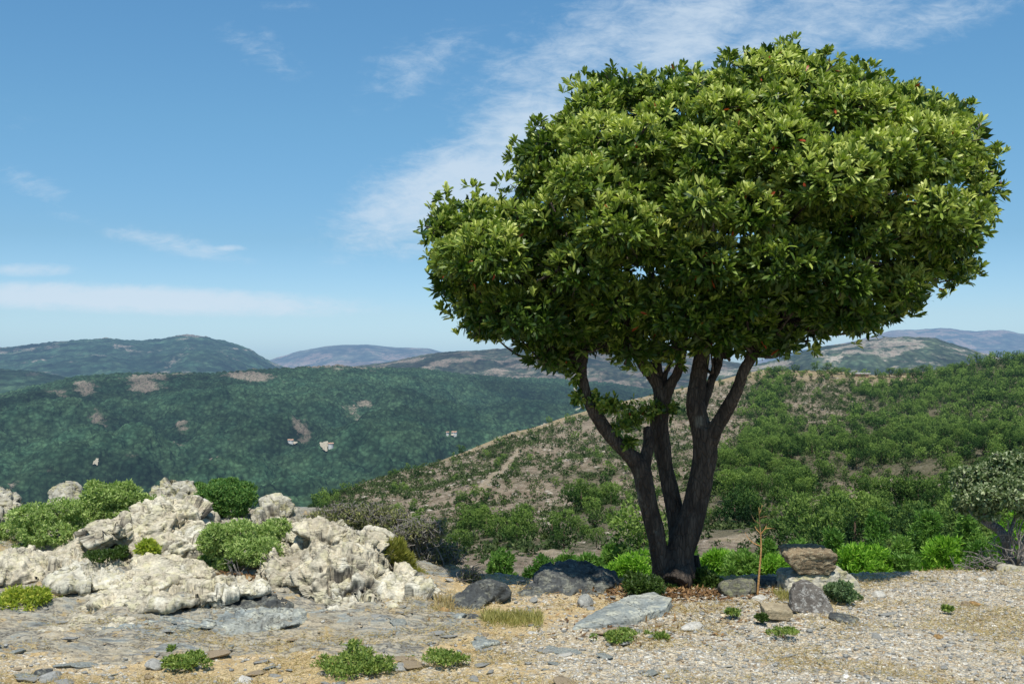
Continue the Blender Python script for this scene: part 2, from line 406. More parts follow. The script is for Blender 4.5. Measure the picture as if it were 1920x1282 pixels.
n1 = s.noise(wm, 12, 9, .7, 1.1); n2 = s.noise(wm, 44, 6, .65, .6); n3 = s.noise(uv, 4, 3)
n4 = s.noise(s.n('ShaderNodeMapping', {0: uv, 2: (0, 0, R(30)), 3: (1, 2.2, 1)}).outputs[0], 26, 8, .68, .7)
wn = s.math('ADD', s.math('MULTIPLY', n1, .36), s.math('ADD', s.math('MULTIPLY', n4, .34), s.math('MULTIPLY', n2, .3)))
low = s.mr(v, .03, .14, 1, 0)
wn = s.math('ADD', wn, s.math('MULTIPLY', low, .13))
cf = s.mr(s.math('ADD', wn, s.math('MULTIPLY', acc, .42)), .58, 1.02, 0, .8)
cf = s.math('MULTIPLY', cf, s.mr(acc, 0, .35))
cf = s.math('MULTIPLY', cf, s.mr(sp.outputs[2], .0, .03))
grad = s.ramp(s.math('MULTIPLY', s.math('ABSOLUTE', sp.outputs[2]), 3.0, clamp=True),
              [(0, (.68, .99, 1.5)), (.1, (.68, .9, 1.22)), (.3, (.57, .81, .98)), (.6, (.62, .95, 1.05)), (1, (.64, 1.05, 1.18))])
skyc = s.mix(1.0, sky.outputs[0], grad, 'MULTIPLY')
skyc = s.mix(cf, skyc, (5.6, 6.6, 7.6))
s.n('ShaderNodeOutputWorld', {0: s.n('ShaderNodeBackground', {0: skyc, 1: .115}).outputs[0]})

# ------------------------------------------------------------------ plateau ground
def ip(x, pts): a = np.array(pts, float); return np.interp(x, a[:, 0], a[:, 1])
EDGE = [(-6, 9.6), (-1.6, 9.4), (-.6, 8.6), (-.25, 7.9), (.4, 7.75), (1.3, 7.95), (2.4, 8.05), (4, 8.15), (8, 8.6)]
def left_mask(x, y): return 1-sstep(-1.7, -.25, x+.25*np.clip(y-6.6, 0, 2)*0+.0)
def ground_base(x, y):
    L = left_mask(x, y)
    z = L*(.1*np.clip(y-6.7, 0, 3.2)+.03*np.clip(y-6.2, 0, .5))
    e = ip(x, EDGE); d = y-e
    z = z-np.where(d > 0, .34*d+.06*np.minimum(d, 1)**2+.12*np.clip(d-1.6, 0, 99), 0)*1.0
    z = z-.06*sstep(-.6, .2, d)*(1-L)*0-.02*np.clip(y-7, 0, 3)
    far = sstep(3, 12, np.abs(x))
    return z-.25*far*np.clip(y-8, 0, 9)
def ground_zones(x, y):
    p = np.stack([x, y], 1)
    n = fbm(p*.9, 3, 50)
    bed = (1-sstep(-.75, .05, x+.5*n))*sstep(5.55, 5.95, y+.5*n)        # bare bedrock to the left
    grav = sstep(.7, 1.9, x+1.1*(7.4-y)*.5+.8*n-.2*(y > 7.9))             # gravel to the right
    return bed*sstep(-.1, -1.1, x+n*.6) if False else bed, np.clip(grav, 0, 1)
def ground_h(x, y, fine=True):
    x = np.asarray(x, float).ravel(); y = np.asarray(y, float).ravel()
    z = ground_base(x, y); p = np.stack([x, y], 1)
    z = z+.035*fbm(p*.7, 3, 3)
    bed, grav = ground_zones(x, y)
    # slate beds crop out as thin ledges running up to the right
    q = (y*1.0-x*.28)*3.2+fbm(p*np.array([.9, 1.6]), 4, 9)*2.2
    st = q-np.floor(q); led = (np.where(st < .8, st/.8, (1-st)/.2)-.5)
    z = z+bed*(led*.05+.042*fbm(np.stack([x*1.6+y*.3, y*6-x*1.6], 1), 5, 21, ridged=True))
    if fine:
        z = z+bed*.022*fbm(np.stack([x*7, y*22-x*6], 1), 4, 31, .6)
        cell, rid = worley(p*17+fbm(p*5, 2, 4)[:, None]*1.0, 5)
        z = z+(1-bed*.8)*(.007*(1-sstep(.25, .55, cell))*(rid > .35)+.010*fbm(p*9, 3, 12))
    return z
xs = np.concatenate([-np.geomspace(40, 5.2, 40), np.arange(-5.1, 5.1, .0125), np.geomspace(5.2, 40, 40)])
ys = np.concatenate([np.linspace(-14, 4.5, 30), np.arange(4.7, 8.6, .0115), np.arange(8.62, 11, .03), np.geomspace(11.1, 15, 20)])
X, Y = np.meshgrid(xs, ys); nx, ny = len(xs), len(ys)
Z = ground_h(X, Y)
bed, grav = ground_zones(X.ravel(), Y.ravel())
def grid_faces(nx, ny):
    i = np.arange(ny-1)[:, None]*nx+np.arange(nx-1)[None]
    return np.stack([i, i+1, i+nx+1, i+nx], -1).reshape(-1, 4)
def ground_mat():
    s = NT('plateau_ground'); v = s.coord('World'); bed = s.attr('bed'); gr = s.attr('grav')
    n1 = s.noise(v, 1.3, 5, .6); n2 = s.noise(v, 6, 6, .65); n3 = s.noise(v, 28, 5, .7); n4 = s.noise(v, 90, 3, .7)
    vw = s.n('ShaderNodeVectorMath', {0: v, 1: s.n('ShaderNodeVectorMath', {0: s.noise(v, 14, 3, .6, col=True), 3: .09}, operation='SCALE').outputs[0]}).outputs[0]
    # gravel chips
    def chips(sc_):
        c = s.vor(vw, sc_, 'F1', 'Color'); d = s.vor(vw, sc_, 'DISTANCE_TO_EDGE'); 
        b = s.n('ShaderNodeSeparateColor', {0: c})
        colr = s.ramp(b.outputs[0], [(0, (.24, .23, .2)), (.2, (.42, .4, .34)), (.4, (.62, .54, .41)), (.62, (.7, .6, .42)), (.8, (.48, .35, .2)), (.93, (.8, .77, .68))])
        return s.mix(1.0, colr, s.mr(d, 0, .1, .42, 1), 'MULTIPLY'), d
    c1, d1 = chips(34); c2, d2 = chips(80)
    soil = s.mix(s.mr(n2, .35, .65), (.47, .34, .17), (.58, .46, .27))
    soil = s.mix(s.mr(n3, .45, .7, 0, .8), soil, (.54, .43, .24))
    chipc = s.mix(s.mr(n2, .4, .55), c1, c2)
    cover = s.math('ADD', s.math('MULTIPLY', gr, .3), s.math('ADD', n3, s.math('MULTIPLY', s.math('SUBTRACT', n1, .5), .9)))
    c = s.mix(s.mr(cover, .48, .62), soil, chipc)
    c = s.mix(s.mr(n1, .55, .7, 0, .35), c, (.5, .36, .16))
    # bedrock
    vs = s.coord('World', (1, 5.5, 5.5), (0, 0, .27))
    m1 = s.noise(vs, 2.2, 7, .62, .7); m2 = s.noise(vs, 9, 6, .68, .5)
    rk = s.ramp(m1, [(.3, (.12, .13, .13)), (.41, (.24, .26, .25)), (.48, (.4, .36, .27)), (.54, (.22, .22, .2)), (.6, (.48, .41, .29)), (.68, (.28, .3, .29)), (.76, (.6, .56, .46))])
    rk = s.mix(s.mr(n1, .45, .6, 0, .5), rk, (.42, .35, .235), 'MIX')
    rk = s.mix(s.mr(m2, .3, .55, .75, 0), rk, (.08, .075, .065))
    rk = s.mix(s.mr(s.math('ABSOLUTE', s.math('SUBTRACT', m1, .52)), 0, .014, .85, 0), rk, (.05, .04, .03))
    rk = s.mix(s.mr(n3, .58, .7, 0, .6), rk, (.5, .46, .33))
    rk = s.mix(s.mr(s.math('ADD', n2, s.math('MULTIPLY', n3, .3)), .72, .8, 0, .8), rk, (.42, .31, .15))
    bf = s.mr(s.math('ADD', bed, s.math('MULTIPLY', s.math('SUBTRACT', n2, .5), 1.6)), .38, .6)
    c = s.mix(bf, c, rk)
    c = s.mix(1.0, c, s.ramp(n4, [(.25, .72), (.6, 1.05)]), 'MULTIPLY')
    h = s.math('ADD', s.math('MULTIPLY', s.mr(d1, 0, .25), .6), s.math('ADD', n3, s.math('MULTIPLY', n4, .3)))
    hb = s.math('ADD', s.math('MULTIPLY', m2, 1.2), s.math('MULTIPLY', n3, .6))
    hh = s.n('ShaderNodeMix', {0: bf, 2: h, 3: hb}).outputs[0]
    return s.out(s.pbr(c, .92, s.bump(hh, .8, .012), .15))
plateau = mk('plateau_ground', np.column_stack([X.ravel(), Y.ravel(), Z]), grid_faces(nx, ny), ground_mat(), attrs={'bed': bed, 'grav': grav})
tag(plateau, 'stony plateau of bedrock, yellow dry soil and pale gravel under the tree', 'ground', kind='structure')

# ------------------------------------------------------------------ far hills (real relief, laid out by bearing and distance)
def hill(name, label, ridge, pb, Dr, Db, mat, n=(900, 200), px0=-400, px1=2350, relief=(20, 400), seed=1, canopy=0, ccell=9, gully=0, crest=.35, wob=1.5, patches=()):
    px = np.linspace(px0, px1, n[0]); t = np.linspace(0, 1, n[1])
    T, PX = np.meshgrid(t, px, indexing='ij')
    rp = np.array(ridge, float); PR = np.interp(px, rp[:, 0], rp[:, 1]); k = np.ones(15)/15
    PR = np.convolve(np.pad(PR, 7, 'edge'), k, 'valid')
    PR = PR+wob*fbm(np.stack([px/38, px*0+seed], 1), 5, seed, .6)
    pbb = np.interp(px, *np.array(pb, float).T) if hasattr(pb, '__len__') else np.full(len(px), pb)
    # ease so the slope rounds over at the crest
    e = 1-(1-T)**1.35
    PY = pbb[None]+(PR-pbb)[None]*e
    Drr = np.interp(px, *np.array(Dr, float).T) if hasattr(Dr, '__len__') else np.full(len(px), float(Dr))
    D = Db*(Drr[None]/Db)**T
    x = (PX-960)/FPX*D; z = CAMZ+(HOR-PY)/FPX*D
    q = np.stack([x.ravel(), D.ravel()], 1)
    amp = (1-sstep(1-crest, 1, T)*.92)*sstep(0, .08, T)
    rl = relief[0]*fbm(q/relief[1], 5, seed+3)
    if gully: rl = rl-gully*np.maximum(0, fbm(q/(relief[1]*.8), 4, seed+9, ridged=True)-.1)
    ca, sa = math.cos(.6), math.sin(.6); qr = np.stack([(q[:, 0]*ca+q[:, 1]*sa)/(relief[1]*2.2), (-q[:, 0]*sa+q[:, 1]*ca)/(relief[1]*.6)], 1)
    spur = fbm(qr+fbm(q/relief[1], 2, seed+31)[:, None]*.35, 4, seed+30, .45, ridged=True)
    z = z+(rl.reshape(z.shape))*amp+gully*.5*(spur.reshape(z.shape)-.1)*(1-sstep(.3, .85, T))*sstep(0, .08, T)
    if canopy:
        c, r = worley(q/ccell, seed+5)
        z = z+(canopy*(1-np.minimum(c, 1)**2)*(.4+.8*r)).reshape(z.shape)
    # far side falls away again
    V = [np.stack([x, D, z], -1)]
    for j, (dd, dz) in enumerate(((1.03, .012), (1.12, .05), (1.35, .16))):
        V.append(np.stack([x[-1]*dd, D[-1]*dd, z[-1]-Drr*dz], -1)[None])
    V = np.concatenate(V).reshape(-1, 3)
    pa = np.zeros(PY.shape)
    PYn = PY+3*fbm(q/90, 3, 6).reshape(PY.shape)
    for (a, b, rx, ry, w_) in patches: pa = np.maximum(pa, w_*np.exp(-((PX-a)/rx)**2-((PYn-b)/ry)**2))
    pa = np.concatenate([pa, np.repeat(pa[-1:], 3, 0)]).ravel()
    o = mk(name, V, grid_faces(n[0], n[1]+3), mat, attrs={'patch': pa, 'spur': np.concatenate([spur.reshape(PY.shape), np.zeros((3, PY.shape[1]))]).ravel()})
    return tag(o, label, 'hill', kind='structure'), (px, PR)
def hill_mat(name, green, green2, bare, bare2, thr, nscale, sc2, speck=None, crestbare=0, zlo=0, zhi=1, aniso=1.0):
    """woodland with bare rock showing through; nscale in 1/m"""
    s = NT(name); v = s.coord('World'); va = s.coord('World', (1, 1, aniso))
    n1 = s.noise(va, nscale, 6, .6, .8); n2 = s.noise(v, nscale*5, 6, .65); n3 = s.noise(v, sc2, 4, .7)
    cd = s.vor(v, sc2*.8, 'F1', 'Distance'); cc = s.vor(v, sc2*.8, 'F1', 'Color'); cs = s.n('ShaderNodeSeparateColor', {0: cc}).outputs[0]
    g = s.mix(s.mr(n2, .35, .65), green, green2)
    g = s.mix(1.0, g, s.math('MULTIPLY', s.mr(cd, .1, .75, 1.2, .6), s.mr(s.noise(v, sc2*.35, 5, .7), .3, .7, .55, 1.5)), 'MULTIPLY')  # shaded gaps between tree crowns painted into the woodland green
    b = s.mix(s.mr(n3, .35, .65), bare, bare2)
    b = s.mix(s.mr(n3, .5, .6, 0, .75), b, green)
    f = s.math('ADD', n1, s.math('ADD', s.math('MULTIPLY', s.math('SUBTRACT', n2, .5), .55), s.math('MULTIPLY', s.math('SUBTRACT', n3, .5), .3)))
    f = s.math('ADD', f, s.math('MULTIPLY', s.attr('patch'), .3))
    if crestbare:
        z = s.n('ShaderNodeSeparateXYZ', {0: s.n('ShaderNodeNewGeometry').outputs['Position']}).outputs[2]
        f = s.math('ADD', f, s.mr(z, zlo, zhi, 0, crestbare))
    c = s.mix(s.mr(f, thr, thr+.1), g, b)
    c = s.mix(1.0, c, s.ramp(s.attr('spur'), [(0, .62), (.35, 1.0), (.7, 1.35)]), 'MULTIPLY')  # relief shading painted in, as denser growth: folds darker, spurs lighter
    if speck: c = s.mix(s.mr(s.noise(v, sc2*.5, 3, .8), .7, .74), c, speck)
    c = s.mix(1.0, c, s.ramp(s.noise(v, nscale*1.3, 4), [(.35, .62), (.65, 1.3)]), 'MULTIPLY')  # broad tone patches painted for weak relief shading and thicker growth
    g0 = cs; h = s.math('SUBTRACT', s.math('MULTIPLY', n3, .5), cd)
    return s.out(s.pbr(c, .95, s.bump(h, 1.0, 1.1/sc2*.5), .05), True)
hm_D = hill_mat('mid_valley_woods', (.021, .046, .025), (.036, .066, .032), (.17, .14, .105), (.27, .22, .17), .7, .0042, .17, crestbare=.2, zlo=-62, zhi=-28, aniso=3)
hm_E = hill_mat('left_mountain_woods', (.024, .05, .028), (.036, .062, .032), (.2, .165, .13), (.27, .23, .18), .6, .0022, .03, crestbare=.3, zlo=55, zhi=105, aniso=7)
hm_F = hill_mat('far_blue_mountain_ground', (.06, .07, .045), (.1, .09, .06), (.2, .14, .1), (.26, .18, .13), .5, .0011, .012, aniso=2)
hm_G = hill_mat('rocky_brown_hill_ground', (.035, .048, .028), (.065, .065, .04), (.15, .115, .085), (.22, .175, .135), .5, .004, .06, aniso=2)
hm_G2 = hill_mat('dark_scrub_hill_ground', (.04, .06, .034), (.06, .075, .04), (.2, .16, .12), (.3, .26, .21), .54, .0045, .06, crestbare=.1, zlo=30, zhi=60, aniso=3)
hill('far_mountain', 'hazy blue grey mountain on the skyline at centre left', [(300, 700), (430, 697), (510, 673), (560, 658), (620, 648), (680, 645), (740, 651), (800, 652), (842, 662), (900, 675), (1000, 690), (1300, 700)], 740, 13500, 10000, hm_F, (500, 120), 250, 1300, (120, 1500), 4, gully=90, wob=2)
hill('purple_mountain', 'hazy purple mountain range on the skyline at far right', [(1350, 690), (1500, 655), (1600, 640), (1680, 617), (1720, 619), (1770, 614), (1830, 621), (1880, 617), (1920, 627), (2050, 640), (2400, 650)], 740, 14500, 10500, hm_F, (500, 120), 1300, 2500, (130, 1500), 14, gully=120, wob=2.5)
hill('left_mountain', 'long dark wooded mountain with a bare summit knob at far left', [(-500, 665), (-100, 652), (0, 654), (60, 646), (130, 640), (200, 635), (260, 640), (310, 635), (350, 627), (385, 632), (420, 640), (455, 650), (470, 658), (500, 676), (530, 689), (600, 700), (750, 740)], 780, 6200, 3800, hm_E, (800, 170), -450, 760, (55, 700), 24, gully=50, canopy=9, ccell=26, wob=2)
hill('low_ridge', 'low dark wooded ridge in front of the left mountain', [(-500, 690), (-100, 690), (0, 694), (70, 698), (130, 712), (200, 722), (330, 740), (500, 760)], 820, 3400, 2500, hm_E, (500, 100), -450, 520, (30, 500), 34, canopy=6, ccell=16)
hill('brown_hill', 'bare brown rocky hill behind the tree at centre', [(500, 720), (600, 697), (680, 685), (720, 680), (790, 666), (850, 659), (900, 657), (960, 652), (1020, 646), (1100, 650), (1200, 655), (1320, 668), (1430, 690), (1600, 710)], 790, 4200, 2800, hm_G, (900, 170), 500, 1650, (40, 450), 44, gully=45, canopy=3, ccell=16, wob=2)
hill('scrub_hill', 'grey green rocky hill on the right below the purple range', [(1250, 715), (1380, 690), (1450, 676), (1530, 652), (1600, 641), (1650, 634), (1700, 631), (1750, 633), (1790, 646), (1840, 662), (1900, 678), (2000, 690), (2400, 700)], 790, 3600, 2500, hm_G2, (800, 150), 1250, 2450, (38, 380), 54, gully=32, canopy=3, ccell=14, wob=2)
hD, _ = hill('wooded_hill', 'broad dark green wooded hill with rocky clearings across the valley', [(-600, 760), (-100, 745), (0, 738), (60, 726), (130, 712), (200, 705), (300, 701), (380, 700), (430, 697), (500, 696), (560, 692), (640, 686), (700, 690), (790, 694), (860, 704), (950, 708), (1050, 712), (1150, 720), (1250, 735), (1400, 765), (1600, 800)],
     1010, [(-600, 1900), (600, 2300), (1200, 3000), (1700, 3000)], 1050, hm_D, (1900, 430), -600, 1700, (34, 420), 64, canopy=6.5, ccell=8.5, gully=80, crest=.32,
     patches=[(185, 768, 34, 14, 1), (240, 790, 55, 9, 1), (342, 765, 20, 20, .9), (330, 795, 30, 11, .85), (391, 829, 18, 9, 1), (258, 822, 24, 9, .6), (566, 776, 20, 14, .95), (180, 866, 17, 8, .95), (275, 716, 52, 11, 1), (165, 722, 30, 9, .9), (470, 703, 42, 7, .9), (675, 733, 26, 9, .6), (815, 727, 34, 9, .6), (60, 730, 50, 6, .6), (300, 745, 20, 8, .6), (450, 740, 24, 6, .6), (120, 700, 30, 5, .7), (620, 757, 14, 6, .6), (720, 770, 16, 5, .6), (20, 870, 9, 5, .7), (700, 860, 14, 5, .5)])

# roads and house clearings laid on the wooded hill
from mathutils.bvhtree import BVHTree
def bvh_of(o):
    me = o.data; n = len(me.vertices); V = np.empty(n*3, f4); me.vertices.foreach_get('co', V)
    F = np.empty(len(me.loops), np.int32); me.loops.foreach_get('vertex_index', F)
    return BVHTree.FromPolygons(V.reshape(-1, 3).tolist(), F.reshape(-1, 4).tolist())
bD = bvh_of(hD)
def cast(b, px, py):
    d = Vector(P(px, py, 1.0))-Vector((0, 0, CAMZ)); d.normalize()
    h = b.ray_cast(Vector((0, 0, CAMZ)), d, 50000); return h[0]
def simple_mat(name, a, b, scale, haze=True):
    s = NT(name); n = s.noise(s.coord('World'), scale, 5, .65)
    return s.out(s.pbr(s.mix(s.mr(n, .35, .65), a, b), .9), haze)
M['track'] = simple_mat('pale_track_dirt', (.3, .26, .19), (.4, .35, .26), .3)
M['plaster'] = simple_mat('white_plaster', (.55, .53, .48), (.62, .6, .55), .4)
M['tile'] = simple_mat('clay_roof', (.45, .25, .16), (.52, .33, .22), .6)
M['glassdark'] = simple_mat('dark_window', (.03, .035, .04), (.05, .055, .06), .6)
def road(name, pts, width, label, b, lift=2.2, up=None):
    q = catmull(np.array([[p[0], p[1], 0] for p in pts], float), 8)
    W = [cast(b, a[0], a[1]) for a in q]; W = [np.array(x) for x in W if x is not None]
    V = []
    for i, c in enumerate(W):
        t = W[min(i+1, len(W)-1)]-W[max(i-1, 0)]; sd = np.array([t[1], -t[0], 0]); sd /= np.linalg.norm(sd)+1e-6
        j = 1+.5*math.sin(i*1.7)*math.sin(i*.6)
        V += [c+sd*width*j+[0, 0, lift], c+np.array([0, 0, lift*1.15]), c-sd*width*j+[0, 0, lift]]
    i = np.arange(len(W)-1)[:, None]*3
    F = np.concatenate([i+np.array([[0, 1, 4, 3]]), i+np.array([[1, 2, 5, 4]])])
    return tag(mk(name, np.array(V), F, M['track']), label, 'road', kind='structure')
road('winding_road', [(1084, 727), (1078, 735), (1090, 742), (1083, 748), (1075, 762), (1092, 768), (1078, 776)], 2.6, 'pale dirt road winding down the far valley side', bD, 7)
def house(px, py, w, label, rz=0, roofm='tile', b=bD, h=3.2):
    c = cast(b, px, py); 
    if c is None: return
    e = empty('farmhouse', (c.x, c.y, c.z+2), label, 'house', 'white farmhouses on the wooded hill', rz)
    m = MB(); d = w*.5
    V = np.array([[sx*w/2, sy*d/2, z] for z in (-5, h) for sy in (-1, 1) for sx in (-1, 1)]+[[-w/2, 0, h+d*.28], [w/2, 0, h+d*.28]])
    m.add(V, [np.array([[0, 1, 5, 4], [2, 6, 7, 3], [0, 4, 6, 2], [1, 3, 7, 5]]), np.array([[4, 8, 6], [5, 7, 9]])]); m.build('wall', M['plaster'], e, False)
    o = .5; r = MB(); z0 = h-.1
    r.add([[-w/2-o, -d/2-o, z0], [w/2+o, -d/2-o, z0], [w/2+o, 0, h+d*.28+.3], [-w/2-o, 0, h+d*.28+.3], [-w/2-o, d/2+o, z0], [w/2+o, d/2+o, z0]], np.array([[0, 1, 2, 3], [3, 2, 5, 4]])); r.build('roof', M[roofm], e, False)
    for k in (-.28, .05, .33):
        x = k*w; q = MB(); q.add([[x, -d/2-.06, 1.2], [x+1.1, -d/2-.06, 1.2], [x+1.1, -d/2-.06, 2.8], [x, -d/2-.06, 2.8]], np.array([[0, 1, 2, 3]])); q.build('window', M['glassdark'], e, False)
def clearing(px, py, w, d, label):
    c = cast(bD, px, py); 
    if c is None: return
    a = np.linspace(0, 2*np.pi, 40, endpoint=False); r = 1+.16*np.sin(a*3+px)+.1*np.sin(a*7+py)
    V = [[0, 0, 0]]; 
    for k in range(40):
        x = c.x+math.cos(a[k])*w*r[k]; y = c.y+math.sin(a[k])*d*r[k]; hh = bD.ray_cast(Vector((x, y, 500)), Vector((0, 0, -1)))[0]
        V.append([x-c.x, y-c.y, (hh.z if hh else c.z)-c.z+1.5])
    V[0][2] = 3.0
    k = np.arange(40); F = np.stack([np.zeros(40, int), k+1, (k+1) % 40+1], 1)
    o = mk('clearing', np.array(V), F, M['track']); o.location = (c.x, c.y, c.z+1.5); tag(o, label, 'clearing', kind='structure')
clearing(552, 833, 5, 4, 'pale bare clearing left of the farmyard on the wooded hill')
clearing(608, 836, 6, 6, 'larger pale farmyard clearing on the wooded hill')
clearing(850, 817, 4, 4, 'small pale clearing by the house on the wooded hill')
clearing(180, 868, 3.5, 3, 'pale rocky clearing low on the wooded hill at left')
house(545, 831, 8, 'small white farmhouse left of the farmyard on the wooded hill')
house(620, 838, 7, 'small white farmhouse at the farmyard on the wooded hill', .5)
house(852, 816, 8, 'white farmhouse standing alone to the right on the wooded hill', -.4)
house(839, 816, 4, 'tiny white shed beside the lone farmhouse on the wooded hill', .2)

# ------------------------------------------------------------------ near hillside with pines
CR = [(-200, 1150), (0, 1130), (300, 1090), (420, 1040), (480, 1010), (560, 962), (640, 922), (700, 896), (760, 880), (800, 872), (880, 842), (960, 808), (1000, 800), (1080, 776), (1180, 749), (1260, 730), (1350, 713), (1400, 698), (1440, 692), (1500, 694), (1560, 695), (1640, 703), (1700, 700), (1780, 690), (1860, 675), (1920, 668), (2050, 655), (2500, 640)]
CD = [(-200, 40), (300, 100), (560, 330), (800, 420), (1000, 480), (1400, 600), (1920, 620), (2500, 600)]
ST = np.array([[0, 9.6], [.04, 13], [.09, 22], [.15, 42], [.2, 68], [.29, 120], [.39, 180], [.53, 270], [.76, 430], [1, 600]])
PY0 = 1128.0
def c_ridge(px): return np.interp(px, *np.array(CR, float).T)
def c_D(px, s): Dt = np.exp(np.interp(s, ST[:, 0], np.log(ST[:, 1]))); return Dt*(np.interp(px, *np.array(CD, float).T)/600)**s
def c_relief(x, y):
    q = np.stack([x, y], 1); a = np.clip(y/260, .0, 1)
    return a*(7*fbm(q/75, 4, 81)+5*np.abs(fbm(q/np.array([40, 90]), 4, 83))) + .5*np.clip(y/120, 0, 1)*fbm(q/9, 4, 85, ridged=True)
def c_point(px, s):
    px = np.asarray(px, float); s = np.asarray(s, float)
    D = c_D(px, s); py = PY0+(c_ridge(px)-PY0)*s
    x = (px-960)/FPX*D; z = CAMZ+(HOR-py)/FPX*D
    sh = px.shape
    rl = c_relief(x.ravel(), D.ravel()).reshape(sh)
    z = z+(rl-2)*(1-sstep(.8, 1, s)*.85)*sstep(.05, .3, s)
    return np.stack([x, D, z], -1)
def c_py(px, s): return PY0+(c_ridge(px)-PY0)*s
def c_s_of_D(px, D):
    ss = np.linspace(0, 1, 400); return np.interp(D, c_D(np.full(400, float(px)), ss), ss)
def B(px, py, cx, cy, rx, ry, ang=0):
    a = R(ang); dx = px-cx; dy = py-cy
    return np.exp(-(((dx*math.cos(a)+dy*math.sin(a))/rx)**2+((-dx*math.sin(a)+dy*math.cos(a))/ry)**2))
def c_fields(px, py, x, y):
    q = np.stack([x.ravel(), y.ravel()], 1); sh = px.shape
    n = fbm(q/22, 4, 91).reshape(sh); n2 = fbm(q/60, 3, 92).reshape(sh)
    wood = (.95*B(px, py, 1740, 760, 210, 85, 8)+1.0*B(px, py, 1900, 770, 130, 110)+.9*B(px, py, 1640, 850, 230, 55, 8)+.9*B(px, py, 1430, 890, 90, 70)+.8*B(px, py, 1400, 950, 120, 50)
            +1.2*B(px, py, 1750, 980, 260, 90)+.75*B(px, py, 970, 1000, 110, 32, 5)+.5*B(px, py, 1130, 900, 60, 60, 40)+.8*B(px, py, 1100, 960, 60, 50)+.6*B(px, py, 1440, 735, 50, 40)+.9*B(px, py, 625, 930, 75, 22, -30)
            +.7*B(px, py, 1440, 800, 40, 60)+.5*B(px, py, 900, 940, 60, 25, -35)+.6*B(px, py, 930, 850, 60, 14, -25)+.8*B(px, py, 1200, 1060, 300, 28)+.7*B(px, py, 1560, 1000, 140, 50)+.35*B(px, py, 1300, 850, 90, 90)
            +.6*B(px, py, 1560, 700, 120, 10)+.8*B(px, py, 1880, 690, 90, 30))
    wood = wood-1.0*B(px, py, 1665, 905, 110, 16, -6)-.9*B(px, py, 1515, 950, 55, 12, -42)-.9*B(px, py, 1390, 990, 80, 9, -4)-.8*B(px, py, 1840, 785, 75, 14, -38)-.5*B(px, py, 1560, 775, 70, 22, -10)-.7*B(px, py, 1000, 1040, 110, 12, -8)-.5*B(px, py, 1340, 800, 50, 60)
    path = 1.0*B(px, py, 925, 900, 105, 9, -50)+.8*B(px, py, 1000, 1040, 100, 9, -8)+1.0*B(px, py, 1390, 986, 75, 6, -4)+.9*B(px, py, 1515, 948, 60, 7, -42)+.7*B(px, py, 1670, 905, 90, 9, -6)+.8*B(px, py, 1840, 785, 60, 7, -38)+.8*B(px, py, 1050, 1020, 120, 5, 0)+.4*B(px, py, 1170, 1015, 60, 9, 0)
    ridge = c_ridge(px); near = np.clip((py-ridge)/ (12+14*(px > 1400)*(px < 1780)), 0, 1)
    ochre = (1-near)*sstep(760, 900, px)*(1-.9*sstep(1740, 1800, px))
    return wood+n*.9+n2*.4, path+n*.25, np.clip(ochre, 0, 1)
px = np.linspace(-200, 2400, 1500); ss = np.concatenate([np.linspace(0, .3, 150), np.linspace(.302, 1, 420)])
SS, PX = np.meshgrid(ss, px, indexing='ij')
W = c_point(PX, SS)
wood, path, ochre = c_fields(PX, c_py(PX, SS), W[..., 0], W[..., 1])
D1 = W[-1]
ext = np.stack([D1*np.array([a, a, 1])+np.array([0, 0, b]) for a, b in ((1.03, -2.5), (1.12, -14), (1.4, -60), (1.9, -130))])
Wv = np.concatenate([W, ext]).reshape(-1, 3)
padd = lambda a: np.concatenate([a, np.repeat(a[-1:], 4, 0)]).ravel()
def slope_mat():
    s = NT('rocky_slope'); v = s.coord('World')
    n1 = s.noise(v, .035, 5, .6); n2 = s.noise(v, .22, 6, .68); n3 = s.noise(v, .9, 4, .7); n4 = s.noise(v, 3.5, 3, .7)
    c = s.mix(s.mr(n2, .38, .6), (.22, .17, .12), (.33, .265, .19))
    c = s.mix(s.mr(n3, .56, .64, 0, .8), c, (.4, .345, .27))
    sep = s.mr(s.math('ADD', n3, s.math('MULTIPLY', s.math('SUBTRACT', n1, .5), .7)), .44, .37)
    c = s.mix(s.math('MULTIPLY', sep, .8), c, (.05, .065, .028))
    c = s.mix(s.mr(s.attr('wood'), .2, .8, 0, .6), c, (.06, .07, .03))
    c = s.mix(s.mr(s.attr('path'), .45, .7, 0, .9), c, s.mix(s.mr(n3, .4, .6), (.33, .26, .17), (.42, .35, .25)))
    c = s.mix(s.math('MULTIPLY', s.attr('ochre'), s.mr(n2, .3, .5, .4, .95)), c, s.mix(s.mr(n3, .4, .6), (.36, .27, .14), (.45, .36, .21)))
    c = s.mix(1.0, c, s.ramp(n4, [(.3, .7), (.6, 1.1)]), 'MULTIPLY')
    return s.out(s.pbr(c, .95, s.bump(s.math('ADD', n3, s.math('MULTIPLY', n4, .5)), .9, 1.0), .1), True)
hillC = mk('rocky_hillside', Wv, grid_faces(len(px), len(ss)+4), slope_mat(), attrs={'wood': padd(wood), 'path': padd(path), 'ochre': padd(ochre)})
tag(hillC, 'rocky tan hillside dotted with pines rising to the right', 'hillside', kind='structure')

